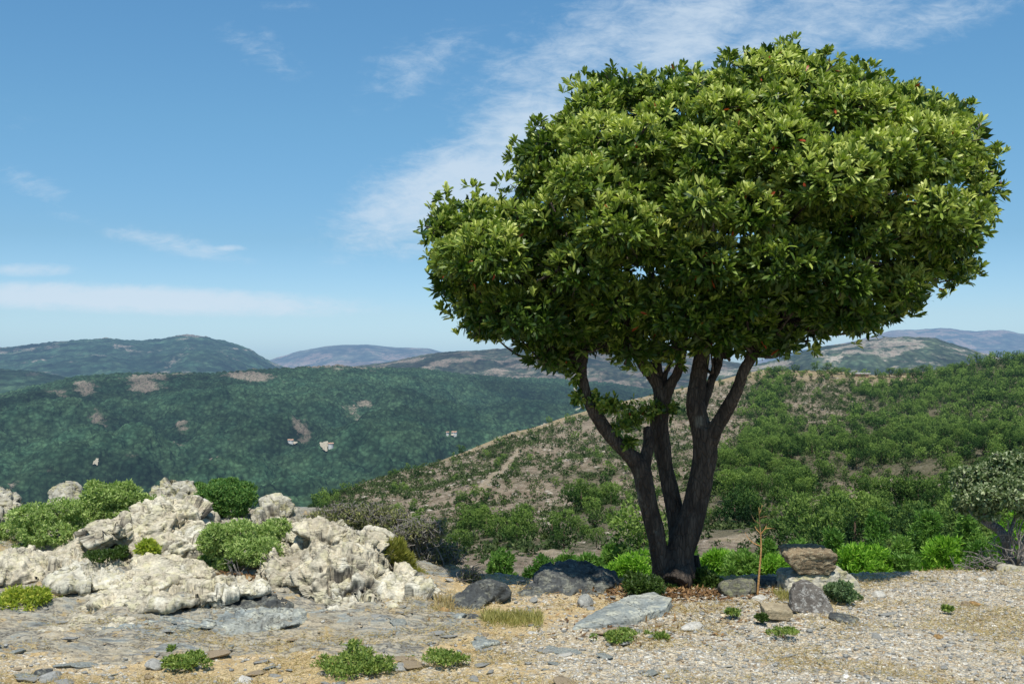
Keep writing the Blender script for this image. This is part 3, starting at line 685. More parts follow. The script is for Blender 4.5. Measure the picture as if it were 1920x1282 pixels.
# pine and scrub templates
def pine_template(seed, n, L, nl, lo=.18, wide=1.0):
    """unit tree, 1 high: irregular rounded crown of clumps on a short stem"""
    rs = np.random.RandomState(seed); C = []; Rr = []
    for k in range(nl):
        h = rs.uniform(lo+.1, .86); prof = (1-((h-.45)/.62)**2)**.5 if abs(h-.45) < .62 else .2
        a = rs.rand()*6.28; r = .36*prof*rs.uniform(.3, 1)*wide
        C.append([math.cos(a)*r, math.sin(a)*r, h]); q = rs.uniform(.11, .19); Rr.append([q, q, q*.8])
    C.append([0, 0, .5]); Rr.append([.22, .22, .3])
    m = MB(); foliage(m, C, Rr, n, L, L*.42, rs, per=5, up=.5, spread=.7, shell=(.75, 1.05))
    V = np.concatenate(m.V); F = np.concatenate(m.F[4]); t = np.concatenate(m.A['tint'])
    t = np.clip(t*.7+1.0*(V[:, 2]-.55)+.12-.25*(np.hypot(V[:, 0], V[:, 1]) < .12), 0, 1)  # lit top, shaded base and core painted into the tint
    return V, F, t
def place_samples(n, seed, field_ok):
    rs = np.random.RandomState(seed); px = rs.uniform(430, 2150, n); s_ = rs.uniform(.16, 1.0, n)
    p = c_point(px, s_); D = p[:, 1]
    acc = rs.rand(n)*(600*600) < D*D*1.15*np.where(s_ < .3, .8, 1)+3000
    px, s_, p = px[acc], s_[acc], p[acc]
    wd, pt, oc = c_fields(px, c_py(px, s_), p[:, 0], p[:, 1])
    k = field_ok(wd, pt, oc, rs.rand(len(px)), px, s_)
    return px[k], s_[k], p[k], wd[k], rs
px_, s_, pp, wd, rs = place_samples(52000, 5, lambda wd, pt, oc, r, px, s: (r < .42*sstep(.45, 1.2, wd)+.035) & (pt < .6) & ((oc < .4) | (r < .12)))
hgt = rs.uniform(2.6, 7.2, len(pp))*(.55+.45*np.clip(wd, 0, 1)); hgt *= np.where(pp[:, 1] < 90, .75, 1)
# thin so that crowns do not sit inside each other
order = rs.permutation(len(pp)); cell = {}; keep = []
for i in order:
    c = (int(pp[i, 0]//4.3), int(pp[i, 1]//4.3))
    if c in cell: continue
    cell[c] = 1; keep.append(i)
keep = np.array(keep); px_, pp, hgt, wd, s_ = px_[keep], pp[keep], hgt[keep], wd[keep], s_[keep]
vis = (px_ > 560) & (px_ < 1950)
size = np.where(vis, hgt/pp[:, 1], 0); big = np.argsort(-size)[:300]; rest = np.setdiff1d(np.arange(len(pp)), big)
print('pines', len(pp))
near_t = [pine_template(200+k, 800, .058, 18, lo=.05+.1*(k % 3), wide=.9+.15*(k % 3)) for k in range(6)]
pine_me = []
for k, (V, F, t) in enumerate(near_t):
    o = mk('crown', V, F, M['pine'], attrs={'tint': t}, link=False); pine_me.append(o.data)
Vt, Ft = tube([(0, 0, -.15), (.01, 0, .2), (0, .01, .6)], [.035, .026, .012], 6, 2)
trunk_me = mk('trunk', Vt, Ft, M['brownwood'], link=False).data
LBL = {0: ('rounded dark green pine standing on the wooded slope at right', 'pine trees on the wooded slope at right'),
       1: ('small dark pine growing on the bare rocky slope', 'pines on the bare rocky slope'),
       2: ('bushy green pine in the near valley just below the plateau edge', 'pines in the near valley below the plateau'),
       3: ('dark pine standing along the skyline of the right hillside', 'pines along the hillside skyline')}
for i in big:
    k = i % 6; x, y, z = pp[i]
    c = 3 if s_[i] > .93 else (2 if y < 110 else (0 if px_[i] > 1330 else 1))
    par = empty('pine_tree', (x, y, z-.1), LBL[c][0], 'tree', LBL[c][1], rs.rand()*6.28)
    h = hgt[i]; par.scale = (h*rs.uniform(.75, 1.1), h*rs.uniform(.75, 1.1), h)
    for nm, me in (('crown', pine_me[k]), ('trunk', trunk_me)):
        o = bpy.data.objects.new(nm, me); col.objects.link(o); o.parent = par
for a, hh in zip([1440, 1452, 1466, 1478, 1541, 1552, 1566, 1578, 1560, 1655, 1668, 1682, 1697, 1712, 1728, 1742, 1600, 1590, 1635, 1760, 1775, 1788, 1502, 1520], [6, 7, 6, 5, 7, 6, 5, 5, 6, 6, 6.5, 6, 5, 7, 7, 6, 3, 4, 3.5, 6, 7, 6, 4, 3.5]):
    s1 = rs.uniform(.955, .995) if a < 1640 else rs.uniform(.96, 1.0); p = c_point(np.array([float(a)]), np.array([s1]))[0]
    par = empty('pine_tree', (p[0], p[1], p[2]-.1), 'dark rounded pine growing on the ochre ridge top near the low building', 'tree', 'pines on the ochre ridge top', rs.rand()*6.28); par.scale = (hh*1.15, hh*1.15, hh*.85)
    for nm, me in (('crown', pine_me[rs.randint(6)]), ('trunk', trunk_me)):
        o = bpy.data.objects.new(nm, me); col.objects.link(o); o.parent = par
lo_t = [pine_template(300+k, 120, .12, 10, lo=.05, wide=1.0) for k in range(6)]
def scatter_mesh(name, mat, T, pos, hs, label, cat, seed, wide=(.75, 1.1)):
    rs = np.random.RandomState(seed); m = MB()
    kk = rs.randint(0, len(T), len(pos)); n = len(pos); a = rs.rand(n)*6.28; wx = rs.uniform(*wide, n); tv = rs.uniform(-.4, .3, n)
    for k in range(len(T)):
        V, F, t = T[k]; id_ = np.where(kk == k)[0]
        if not len(id_): continue
        c, s = np.cos(a[id_])[:, None], np.sin(a[id_])[:, None]; h = hs[id_][:, None]
        W = np.stack([(V[:, 0]*c-V[:, 1]*s)*h*wx[id_][:, None], (V[:, 0]*s+V[:, 1]*c)*h*wx[id_][:, None], V[:, 2]*h], -1)+pos[id_][:, None]
        FF = F[None]+(np.arange(len(id_))*len(V))[:, None, None]
        m.add(W.reshape(-1, 3), FF.reshape(-1, F.shape[1]), tint=np.clip(t[None]+tv[id_][:, None], 0, 1).ravel())
    return tag(m.build(name, mat), label, cat, kind='stuff')
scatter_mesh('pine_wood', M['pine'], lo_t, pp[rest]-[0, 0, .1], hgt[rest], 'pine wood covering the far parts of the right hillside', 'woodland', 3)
# low scrub dots on the bare slope
px2, s2, p2, wd2, rs = place_samples(90000, 15, lambda wd, pt, oc, r, px, s: (r < .48*sstep(-.6, .4, wd)+.11) & (pt < .55) & ((oc < .3) | (r < .03)) & (s > .3))
h2 = rs.uniform(.6, 1.9, len(p2))
sc_t = []
for k in range(4):
    r2 = np.random.RandomState(400+k); m = MB(); C = r2.uniform(-.45, .45, (5, 3))*[1, 1, .3]+[0, 0, .35]
    foliage(m, C, np.full((5, 3), [.34, .34, .3]), 16, .42, .22, r2, per=4, up=.6, spread=.8); sc_t.append((np.concatenate(m.V), np.concatenate(m.F[4]), np.concatenate(m.A['tint'])))
scatter_mesh('hillside_scrub', M['scrub'], sc_t, p2-[0, 0, .1], h2, 'low dark scrub dotted over the bare rocky hillside', 'scrub', 4)
print('scrub', len(p2))
# boulders and scree on the bare slope
px3, s3, p3, wd3, rs = place_samples(26000, 25, lambda wd, pt, oc, r, px, s: (r < .75) & (wd < .5))
m = MB()
Lq = [lump(500+k, (1, .8, .6), 7, 1, .1) for k in range(5)]
kk = rs.randint(0, 5, len(p3)); sz = .2+rs.rand(len(p3))**3*1.0
for k in range(5):
    id_ = np.where(kk == k)[0]; V, F = Lq[k]
    Wp = V[None]*sz[id_][:, None, None]+p3[id_][:, None]; FF = F[None]+(np.arange(len(id_))*len(V))[:, None, None]
    m.add(Wp.reshape(-1, 3), FF.reshape(-1, 3))
M['scree'] = simple_mat('slope_scree', (.27, .23, .175), (.42, .37, .3), .2)
tag(m.build('scree', M['scree'], smooth=False), 'pale boulders and scree strewn over the bare hillside', 'scree', kind='stuff')
# long low white building on the ridge
bC = bvh_of(hillC)
c = cast(bC, 1614, 706) or Vector(P(1614, 706, 560))
e = empty('low_building', c, 'long low flat-roofed white building on the ochre ridge top at right', 'building')
m = MB(); m.add(np.array([[sx*3.6, sy*2, z] for z in (-1, 1.5) for sy in (-1, 1) for sx in (-1, 1)]), np.array([[0, 1, 5, 4], [1, 3, 7, 5], [3, 2, 6, 7], [2, 0, 4, 6]])); m.build('wall', M['tile'], e, False)
m = MB(); m.add(np.array([[sx*4.6, sy*2.8, z] for z in (1.51, 1.95) for sy in (-1, 1) for sx in (-1, 1)]), np.array([[0, 1, 5, 4], [1, 3, 7, 5], [3, 2, 6, 7], [2, 0, 4, 6], [4, 5, 7, 6], [0, 2, 3, 1]])); m.build('roof', M['plaster'], e, False)

# ------------------------------------------------------------------ the big tree
DT = 7.62
def T3(px, py, dy=0.0):
    return P(px, py, DT+dy)
POLY = np.array([(800,376),(830,370),(856,398),(872,362),(905,358),(942,350),(958,372),(962,305),(985,255),(1030,228),(1058,190),(1075,152),(1130,142),(1190,150),(1250,146),(1320,137),(1370,117),(1400,90),(1450,88),(1485,80),(1512,96),(1560,112),(1600,122),(1640,142),(1680,147),(1730,165),(1770,185),(1812,200),(1850,228),(1846,262),(1868,300),(1876,345),(1865,400),(1846,440),(1838,485),(1806,540),(1780,545),(1752,528),(1738,568),(1690,596),(1655,622),(1595,640),(1540,634),(1500,662),(1420,680),(1380,668),(1300,662),(1260,680),(1200,685),(1150,672),(1120,662),(1085,682),(1040,700),(990,694),(970,660),(945,632),(890,648),(868,618),(850,590),(815,565),(806,520),(800,480),(792,440)], float)
def poly_sd(q):
    """signed distance in photo px, positive inside"""
    a = POLY; b = np.roll(POLY, -1, 0); best = np.full(len(q), 1e9); ins = np.zeros(len(q), bool)
    for p0, p1 in zip(a, b):
        e = p1-p0; t = np.clip(((q-p0)@e)/(e@e), 0, 1); best = np.minimum(best, np.linalg.norm(q-p0-t[:, None]*e, axis=1))
        c = (p0[1] > q[:, 1]) != (p1[1] > q[:, 1])
        xx = p0[0]+(q[:, 1]-p0[1])*(p1[0]-p0[0])/(p1[1]-p0[1]+1e-9); ins ^= c & (q[:, 0] < xx)
    return np.where(ins, best, -best)
rs = np.random.RandomState(11)
tree_base = T3(1265, 1092)
ho = float(ground_h([tree_base[0]], [tree_base[1]])[0])
q = np.column_stack([rs.uniform(785, 1885, 5200), rs.uniform(75, 705, 5200)])
sd = poly_sd(q); q = q[sd > 16]; sd = sd[sd > 16]
pxm = DT/FPX
thick = 1.28*np.sqrt(np.clip(1-(1-np.clip(sd/255, 0, 1))**2, 0, 1))
thick *= np.where(q[:, 1] > 600, .7, 1)
side = np.where(rs.rand(len(q)) < .68, -1, 1); yo = side*thick*rs.uniform(.62, .92, len(q))
yo += rs.normal(size=len(q))*.03
rad = np.minimum(rs.uniform(.15, .33, len(q)), sd*pxm*.98+.015)
C = []; Rr = []
for i in range(len(q)):      # keep lobes apart so dark gaps stay between them
    p = T3(q[i, 0], q[i, 1], yo[i])
    if all(np.linalg.norm(p-c) > .76*(rad[i]+r) for c, r in zip(C, Rr)):
        C.append(p); Rr.append(rad[i])
    if len(C) > 430: break
C = np.array(C); Rr = np.array(Rr); print('lobes', len(C))
nlob = len(C)
Re = np.column_stack([Rr*1.1, Rr*1.05, Rr*.86])
tree = empty('evergreen_tree', (tree_base[0], tree_base[1], ho), 'large dark-trunked evergreen tree with a broad dense crown at the plateau edge', 'tree')
crown = MB()
def outline(p):
    return poly_sd(np.column_stack([960+p[:, 0]*FPX/p[:, 1], HOR-(p[:, 2]-CAMZ)*FPX/p[:, 1]])) > 9+13*rs.rand(len(p))
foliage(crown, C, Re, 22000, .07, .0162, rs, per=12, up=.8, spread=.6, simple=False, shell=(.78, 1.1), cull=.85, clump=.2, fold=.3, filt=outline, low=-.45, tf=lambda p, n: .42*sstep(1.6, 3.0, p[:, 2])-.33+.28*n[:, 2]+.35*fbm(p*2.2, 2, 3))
# stray leafy shoots that break the outline
qo = np.column_stack([rs.uniform(780, 1890, 9000), rs.uniform(70, 690, 9000)]); so_ = poly_sd(qo); qo = qo[(so_ > -7) & (so_ < 9)]; pick = []
for a in qo:
    if all(np.hypot(*(a-b)) > 19 for b in pick) and (a[1] < 600 or rs.rand() < .5): pick.append(a)
pick = np.array(pick); pick = pick[rs.rand(len(pick)) < .8]
Cs_ = np.array([T3(a, b, rs.uniform(-.25, .25)) for a, b in pick])
foliage(crown, Cs_, rs.uniform(.02, .06, len(Cs_)), len(Cs_)*4, .072, .019, rs, per=10, up=1.0, spread=.55, simple=False, shell=(.3, 1.1), cull=0, clump=.2, fold=.3)
# inner leaves that close the crown, their shade painted in as darker tint
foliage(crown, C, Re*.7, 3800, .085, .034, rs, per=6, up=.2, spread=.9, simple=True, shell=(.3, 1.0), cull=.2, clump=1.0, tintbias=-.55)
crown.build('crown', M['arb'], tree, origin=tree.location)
L = [  # (px, py, depth offset, radius px)
    [(1262, 1104, 0, 50), (1264, 1085, 0, 36), (1268, 1062, 0, 33), (1276, 1030, 0, 32), (1291, 990, 0, 30), (1305, 945, 0, 28), (1316, 890, -.02, 26), (1322, 845, -.03, 27), (1314, 800, -.03, 22), (1305, 760, -.02, 21), (1308, 720, 0, 19), (1315, 680, .03, 17), (1322, 620, .05, 14), (1330, 500, .1, 9), (1345, 350, .1, 5)],
    [(1236, 1100, 0, 24), (1240, 1078, 0, 22), (1238, 1050, -.03, 20), (1229, 1000, -.06, 20), (1217, 950, -.08, 19), (1208, 905, -.1, 19), (1201, 878, -.1, 20), (1178, 850, -.12, 15), (1152, 825, -.14, 14), (1125, 790, -.16, 14), (1105, 755, -.18, 13), (1094, 720, -.18, 12), (1090, 690, -.18, 12), (1095, 655, -.15, 11), (1090, 600, -.12, 9), (1060, 500, 0, 6)],
    [(1203, 884, -.1, 15), (1212, 855, -.08, 13), (1216, 830, -.06, 12), (1214, 808, -.05, 10), (1211, 800, -.05, 7)],
    [(1270, 1040, .05, 24), (1270, 990, .08, 20), (1264, 950, .1, 18), (1255, 910, .12, 17), (1247, 870, .12, 16), (1240, 835, .12, 18), (1236, 800, .12, 19), (1239, 765, .1, 18), (1238, 735, .1, 14), (1222, 705, .08, 12), (1205, 685, .05, 11), (1192, 655, .0, 9), (1175, 600, -.1, 7), (1150, 480, -.3, 5)],
    [(1239, 750, .1, 14), (1233, 715, .12, 11), (1232, 680, .14, 10), (1230, 620, .2, 8), (1220, 480, .3, 5)],
    [(1242, 760, .1, 13), (1256, 725, .06, 11), (1270, 700, .03, 10), (1276, 675, 0, 9), (1283, 620, -.1, 8), (1290, 480, -.2, 5)],
    [(1246, 730, .1, 6), (1248, 700, .1, 5), (1258, 680, .1, 4), (1270, 640, .1, 3)],
    [(1320, 850, -.03, 20), (1337, 812, -.08, 17), (1352, 785, -.1, 15), (1370, 755, -.14, 14), (1384, 725, -.18, 13), (1395, 695, -.2, 12), (1412, 665, -.2, 12), (1440, 610, -.2, 10), (1500, 500, -.2, 7), (1580, 400, -.1, 4)],
    [(1316, 765, 0, 13), (1330, 725, .05, 10), (1343, 690, .1, 10), (1352, 655, .15, 9), (1380, 580, .3, 7), (1450, 420, .4, 4)],
    [(1268, 1096, -.12, 34), (1278, 1070, -.05, 26), (1284, 1040, 0, 22)],
    [(1290, 1104, .0, 20), (1286, 1082, 0, 24), (1284, 1050, 0, 22)],
    [(1086, 690, -.18, 9), (1074, 665, -.2, 8), (1062, 640, -.2, 6), (1020, 580, -.3, 4), (950, 500, -.3, 3)],
]
wv = MB()
for br in L:
    pts = [T3(a, b, dy) for a, b, dy, r in br]; rr = [max(r*pxm*.98, .008) for a, b, dy, r in br]
    rr = [r*.84 for r in rr]; V, F = tube(pts, rr, 14, 5); wv.add(V, F)
Vw = np.concatenate(wv.V); Fw = [np.concatenate(f) for f in wv.F.values()]
V, Fs = remesh(Vw, Fw[0] if len(Fw) == 1 else Fw, .0105)
V = smoothv(V, Fs, 3); N = vnormals(V, Fs)
bm_ = fbm(V*np.array([38, 38, 9]), 4, 41, .6, ridged=True)*.007+fbm(V*np.array([7, 7, 4]), 3, 42)*.012+fbm(V*2.2, 2, 44)*.01
V = V+N*bm_[:, None]
mk('trunk', V-np.array(tree.location, f4), Fs, M['bark'], tree)
# twigs from the limbs out to the leaf clumps
tips = [np.array(T3(a, b, dy)) for br in L for a, b, dy, r in br if b < 690]
tw = MB(); tips = np.array(tips)
for i in rs.choice(nlob, min(nlob, 210), replace=False):
    c = C[i]; d = np.linalg.norm(tips-c, axis=1)+np.maximum(0, tips[:, 2]-c[2])*2; t = tips[np.argmin(d)]
    mid = (t+c)/2+rs.normal(size=3)*.07+[0, 0, -.06]
    V, F = tube([t, mid, c], [.014, .009, .004], 5, 4); tw.add(V, F)
for i in rs.choice(nlob, min(nlob, 130), replace=False):
    c = C[i]
    for _ in range(4):
        d = unit(rs.normal(size=3)+[0, 0, .3]); V, F = tube([c-d*.05, c+d*Rr[i]*.5+rs.normal(size=3)*.02, c+d*Rr[i]*1.0], [.005, .004, .002], 4, 2); tw.add(V, F)
tw.build('branches', M['bark'], tree, origin=tree.location)
# leafy sprigs on the bare limbs
for pts in ([(1155, 762, -.2, 20), (1120, 752, -.2, 14)], [(1200, 775, 0, 26), (1222, 770, 0, 20), (1180, 785, -.05, 16)], [(1165, 800, -.15, 18)], [(1138, 760, -.2, 14), (1178, 830, -.15, 10)], [(1085, 745, -.2, 9), (1078, 700, -.2, 16)], [(1258, 770, .1, 14)]):
    for a, b, dy, r in pts:
        m = MB(); foliage(m, [T3(a, b, dy)], [r*pxm], 28, .05, .02, rs, per=5, up=.3, spread=.9, simple=False, shell=(.1, 1.0), cull=.1, tintbias=-.15)
        m.build('leafy_sprig', M['arb'], tree, origin=tree.location)

# ------------------------------------------------------------------ rocks
GB = None
def gz(x, y): return float(ground_h([x], [y])[0])
def rock(name, label, lumps, mat, voxel=.009, disp=(.03, .012, .004), strata=(.25, .35, 0), cat='rock', group=None, bands=5.0, seed=1, sm=1, pits=0.0, blk=1.0):
    """lumps: (px, py, D, rx px, rz px, ry m, roll deg). Shapes laid together, fused, then weathered along tilted beds."""
    wv = MB()
    for k, (px, py, D, rx, rz, ry, roll) in enumerate(lumps):
        V, F = lump(seed*31+k*7, (rx*D/FPX/.72, ry/.72, rz*D/FPX/.62), 14, 3, .07, .56)
        Rm = rotm(0, -R(roll), (k*37 % 20-10)*.01); c = P(px, py, D); wv.add(V@Rm.T+c, F)
    V, Fs = remesh(np.concatenate(wv.V), np.concatenate(wv.F[3]), voxel)
    V = smoothv(V, Fs, sm); N = vnormals(V, Fs)
    Sm = rotm(*strata); Q = V@Sm
    big = fbm(V*3.2+seed, 4, seed+1)
    wob = fbm(V*2.3, 3, seed+2)
    t = Q[:, 2]*bands*3+wob*1.6; fr = t-np.floor(t)
    beds = np.where(fr < .75, fr/.75, (1-fr)/.25)-.5
    rid = fbm(Q*np.array([3, 3, 13])+fbm(V*6, 3, seed+6)[:, None]*1.5, 6, seed+3, .62, ridged=True)
    fine = fbm(V*24, 4, seed+5, .6)
    wq = fbm(V*5, 3, seed+20)[:, None]*.35
    a1, a2, ar, at = worley3((Q*np.array([2.3, 2.6, 9.5])+wq*1.3+.25*fbm(V*16, 2, 5)[:, None]), seed); c1, c2, cr, ct = worley3((Q*np.array([6, 7, 27])+wq*1.5), seed+1); bl = blk*(.3+.7*sstep(.05, .3, V[:, 2]-V[:, 2].min()))
    e1 = (1-sstep(0, .07, a2-a1))*bl; e2 = (1-sstep(0, .1, c2-c1))*bl
    d = disp[0]*big*.9+disp[1]*(beds*.6+rid*.55)+disp[2]*fine*1.0+bl*((ar-.5)*.05+at*.105+(cr-.5)*.016+ct*.04)-e1*.022-e2*.008
    cv = np.zeros(len(V), f4)
    if pits:
        pt = fbm(V*np.array([5.5, 5.5, 8]), 3, seed+8, .5); p_ = sstep(.16, .42, pt); d = d-pits*p_; cv = p_*.75
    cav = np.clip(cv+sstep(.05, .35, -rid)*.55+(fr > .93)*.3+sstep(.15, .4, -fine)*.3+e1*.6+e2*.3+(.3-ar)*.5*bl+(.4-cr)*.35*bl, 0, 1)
    V = V+N*d[:, None]
    o0 = V.mean(0); o0[2] = V[:, 2].min()
    o = mk(name, V-o0, Fs, M[mat] if isinstance(mat, str) else mat, attrs={'cav': cav}, smooth=False); o.location = [float(a) for a in o0]
    return tag(o, label, cat, group)
def DG(px, py):
    D = 1.6*FPX/(py-HOR)
    for _ in range(12): D = .5*D+.5*(CAMZ-float(ground_base(np.array([(px-960)/FPX*D]), np.array([D]))[0]))*FPX/(py-HOR)
    return D
def poly_rock(name, label, poly, Dx, depth, mat, cat='rock', tilt=0, voxel=.006, rough=.006, top=0.0, seed=3):
    """a slab with the given outline, standing at distance D and `depth` metres thick"""
    q = np.array(poly, float); n = len(q); D = Dx or DG(q[:, 0].mean(), q[:, 1].max())+.01
    V0 = np.array([P(a, b, D) for a, b in q]); zmin = V0[:, 2].min()
    fr = (V0[:, 2]-zmin)/(np.ptp(V0[:, 2])+1e-6)
    F0 = V0+np.array([0, 1, 0])*(fr*tilt)[:, None]; B0 = F0+np.array([0, depth, top])
    V = np.vstack([F0, B0, F0.mean(0)[None], B0.mean(0)[None]])
    i = np.arange(n); j = (i+1) % n
    F = np.vstack([np.stack([i, j, np.full(n, 2*n)], 1), np.stack([j+n, i+n, np.full(n, 2*n+1)], 1), np.stack([i, i+n, j], 1), np.stack([j, i+n, j+n], 1)])
    if sum((q[j, 0]-q[i, 0])*(q[j, 1]+q[i, 1])) < 0: F = F[:, ::-1]
    V, Fs = remesh(V, F, voxel); V = smoothv(V, Fs, 3); N = vnormals(V, Fs)
    d = rough*(fbm(V*9+seed, 5, seed)*2.2+fbm(V*np.array([14, 14, 50]), 4, seed+1)*.8)
    V = V+N*d[:, None]; o0 = V.mean(0); o0[2] = V[:, 2].min()
    o = mk(name, V-o0, Fs, M[mat], attrs={'cav': np.zeros(len(V))}); o.location = [float(a) for a in o0]
    return tag(o, label, cat)

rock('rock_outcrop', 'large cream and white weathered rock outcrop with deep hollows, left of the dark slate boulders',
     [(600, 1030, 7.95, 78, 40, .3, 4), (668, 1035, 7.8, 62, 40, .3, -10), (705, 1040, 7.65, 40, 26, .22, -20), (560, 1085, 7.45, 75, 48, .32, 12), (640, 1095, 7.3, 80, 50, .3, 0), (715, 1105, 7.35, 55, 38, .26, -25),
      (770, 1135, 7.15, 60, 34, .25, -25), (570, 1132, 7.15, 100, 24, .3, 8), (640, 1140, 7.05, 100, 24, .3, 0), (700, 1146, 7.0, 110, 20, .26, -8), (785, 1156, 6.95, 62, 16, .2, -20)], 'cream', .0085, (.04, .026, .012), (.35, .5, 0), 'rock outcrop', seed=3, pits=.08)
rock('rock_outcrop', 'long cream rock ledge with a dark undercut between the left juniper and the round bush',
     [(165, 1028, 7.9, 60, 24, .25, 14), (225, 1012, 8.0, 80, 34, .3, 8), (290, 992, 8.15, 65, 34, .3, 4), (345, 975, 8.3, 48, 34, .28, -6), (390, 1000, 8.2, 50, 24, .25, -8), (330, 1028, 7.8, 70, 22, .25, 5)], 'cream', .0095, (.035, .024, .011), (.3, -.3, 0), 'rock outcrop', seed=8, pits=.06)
rock('pale_boulder', 'pale angular boulder on the crest just left of the round dark bush', [(345, 945, 8.9, 45, 28, .2, -25), (315, 940, 9.0, 30, 20, .2, 10)], 'pale', .011, (.03, .012, .005), seed=12)
rock('pale_boulder', 'blocky pitted pale boulder on the crest right of the round dark bush', [(512, 972, 8.75, 42, 24, .2, 0), (540, 985, 8.7, 26, 22, .18, -10), (440, 990, 8.8, 50, 18, .2, 0)], 'pale', .01, (.02, .01, .008), seed=15, pits=.05)
rock('pale_boulder', 'rounded pale boulder poking out of the juniper at the far left', [(118, 940, 8.95, 30, 22, .2, -8)], 'pale', .01, (.02, .01, .005), seed=17)
rock('pale_boulder', 'grey and cream boulder at the left edge of the photo', [(8, 962, 9.0, 45, 26, .25, -6), (-10, 995, 8.8, 50, 40, .3, 0)], 'pale', .012, (.03, .014, .005), seed=19)
for i, (a, lb, mt) in enumerate([
    ([(60, 1075, 7.55, 150, 26, .5, 3), (190, 1082, 7.45, 110, 20, .4, -3)], 'broad cream bedrock shelf below the left juniper', 'cream'),
    ([(330, 1075, 7.4, 85, 18, .3, -5), (300, 1092, 7.25, 100, 14, .3, 3)], 'broken cream bedrock ledge below the small green plant at left', 'cream'),
    ([(290, 1128, 6.95, 190, 18, .4, 4), (430, 1115, 7.05, 90, 16, .3, -3)], 'long streaked tan and grey bedrock slab in front of the ledges', 'cream'),
    ([(445, 1150, 6.75, 72, 17, .2, 2)], 'dark grey slate ledge in front of the bare earth patch', 'slate'),
    ([(60, 1192, 6.4, 160, 13, .3, 6)], 'tilted pale bedrock slab at the left edge below the yellow-green bush', 'cream'),
    ([(330, 1180, 6.4, 180, 12, .35, 5)], 'low streaked blue grey slate ledge across the left foreground', 'slate_pale'),
    ([(640, 1178, 6.5, 130, 9, .25, -2)], 'low pale grey ledge at the foot of the big outcrop', 'slate_pale')]):
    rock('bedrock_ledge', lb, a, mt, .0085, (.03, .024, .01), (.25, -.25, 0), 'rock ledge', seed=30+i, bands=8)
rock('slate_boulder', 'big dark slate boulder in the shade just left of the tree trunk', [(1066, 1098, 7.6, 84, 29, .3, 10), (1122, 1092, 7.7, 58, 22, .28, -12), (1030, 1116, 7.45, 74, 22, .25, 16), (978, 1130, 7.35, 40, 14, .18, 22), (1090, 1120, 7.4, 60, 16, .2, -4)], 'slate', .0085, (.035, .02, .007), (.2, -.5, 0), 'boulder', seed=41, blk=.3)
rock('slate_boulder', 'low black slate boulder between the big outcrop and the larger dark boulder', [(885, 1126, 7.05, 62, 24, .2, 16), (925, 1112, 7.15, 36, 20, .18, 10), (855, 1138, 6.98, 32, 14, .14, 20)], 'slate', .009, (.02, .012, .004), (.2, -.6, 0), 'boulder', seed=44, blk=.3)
rock('pale_boulder', 'low cream rock peeking out behind the two slate boulders', [(955, 1090, 8.0, 34, 16, .15, -6), (915, 1088, 8.2, 30, 10, .15, 4)], 'pale', .009, (.02, .01, .004), cat='rock', seed=46)
rock('mossy_boulder', 'dull green grey boulder under the dry shrub', [(838, 1120, 7.6, 32, 24, .15, 20)], 'mossrock', .009, (.015, .008, .004), seed=48)
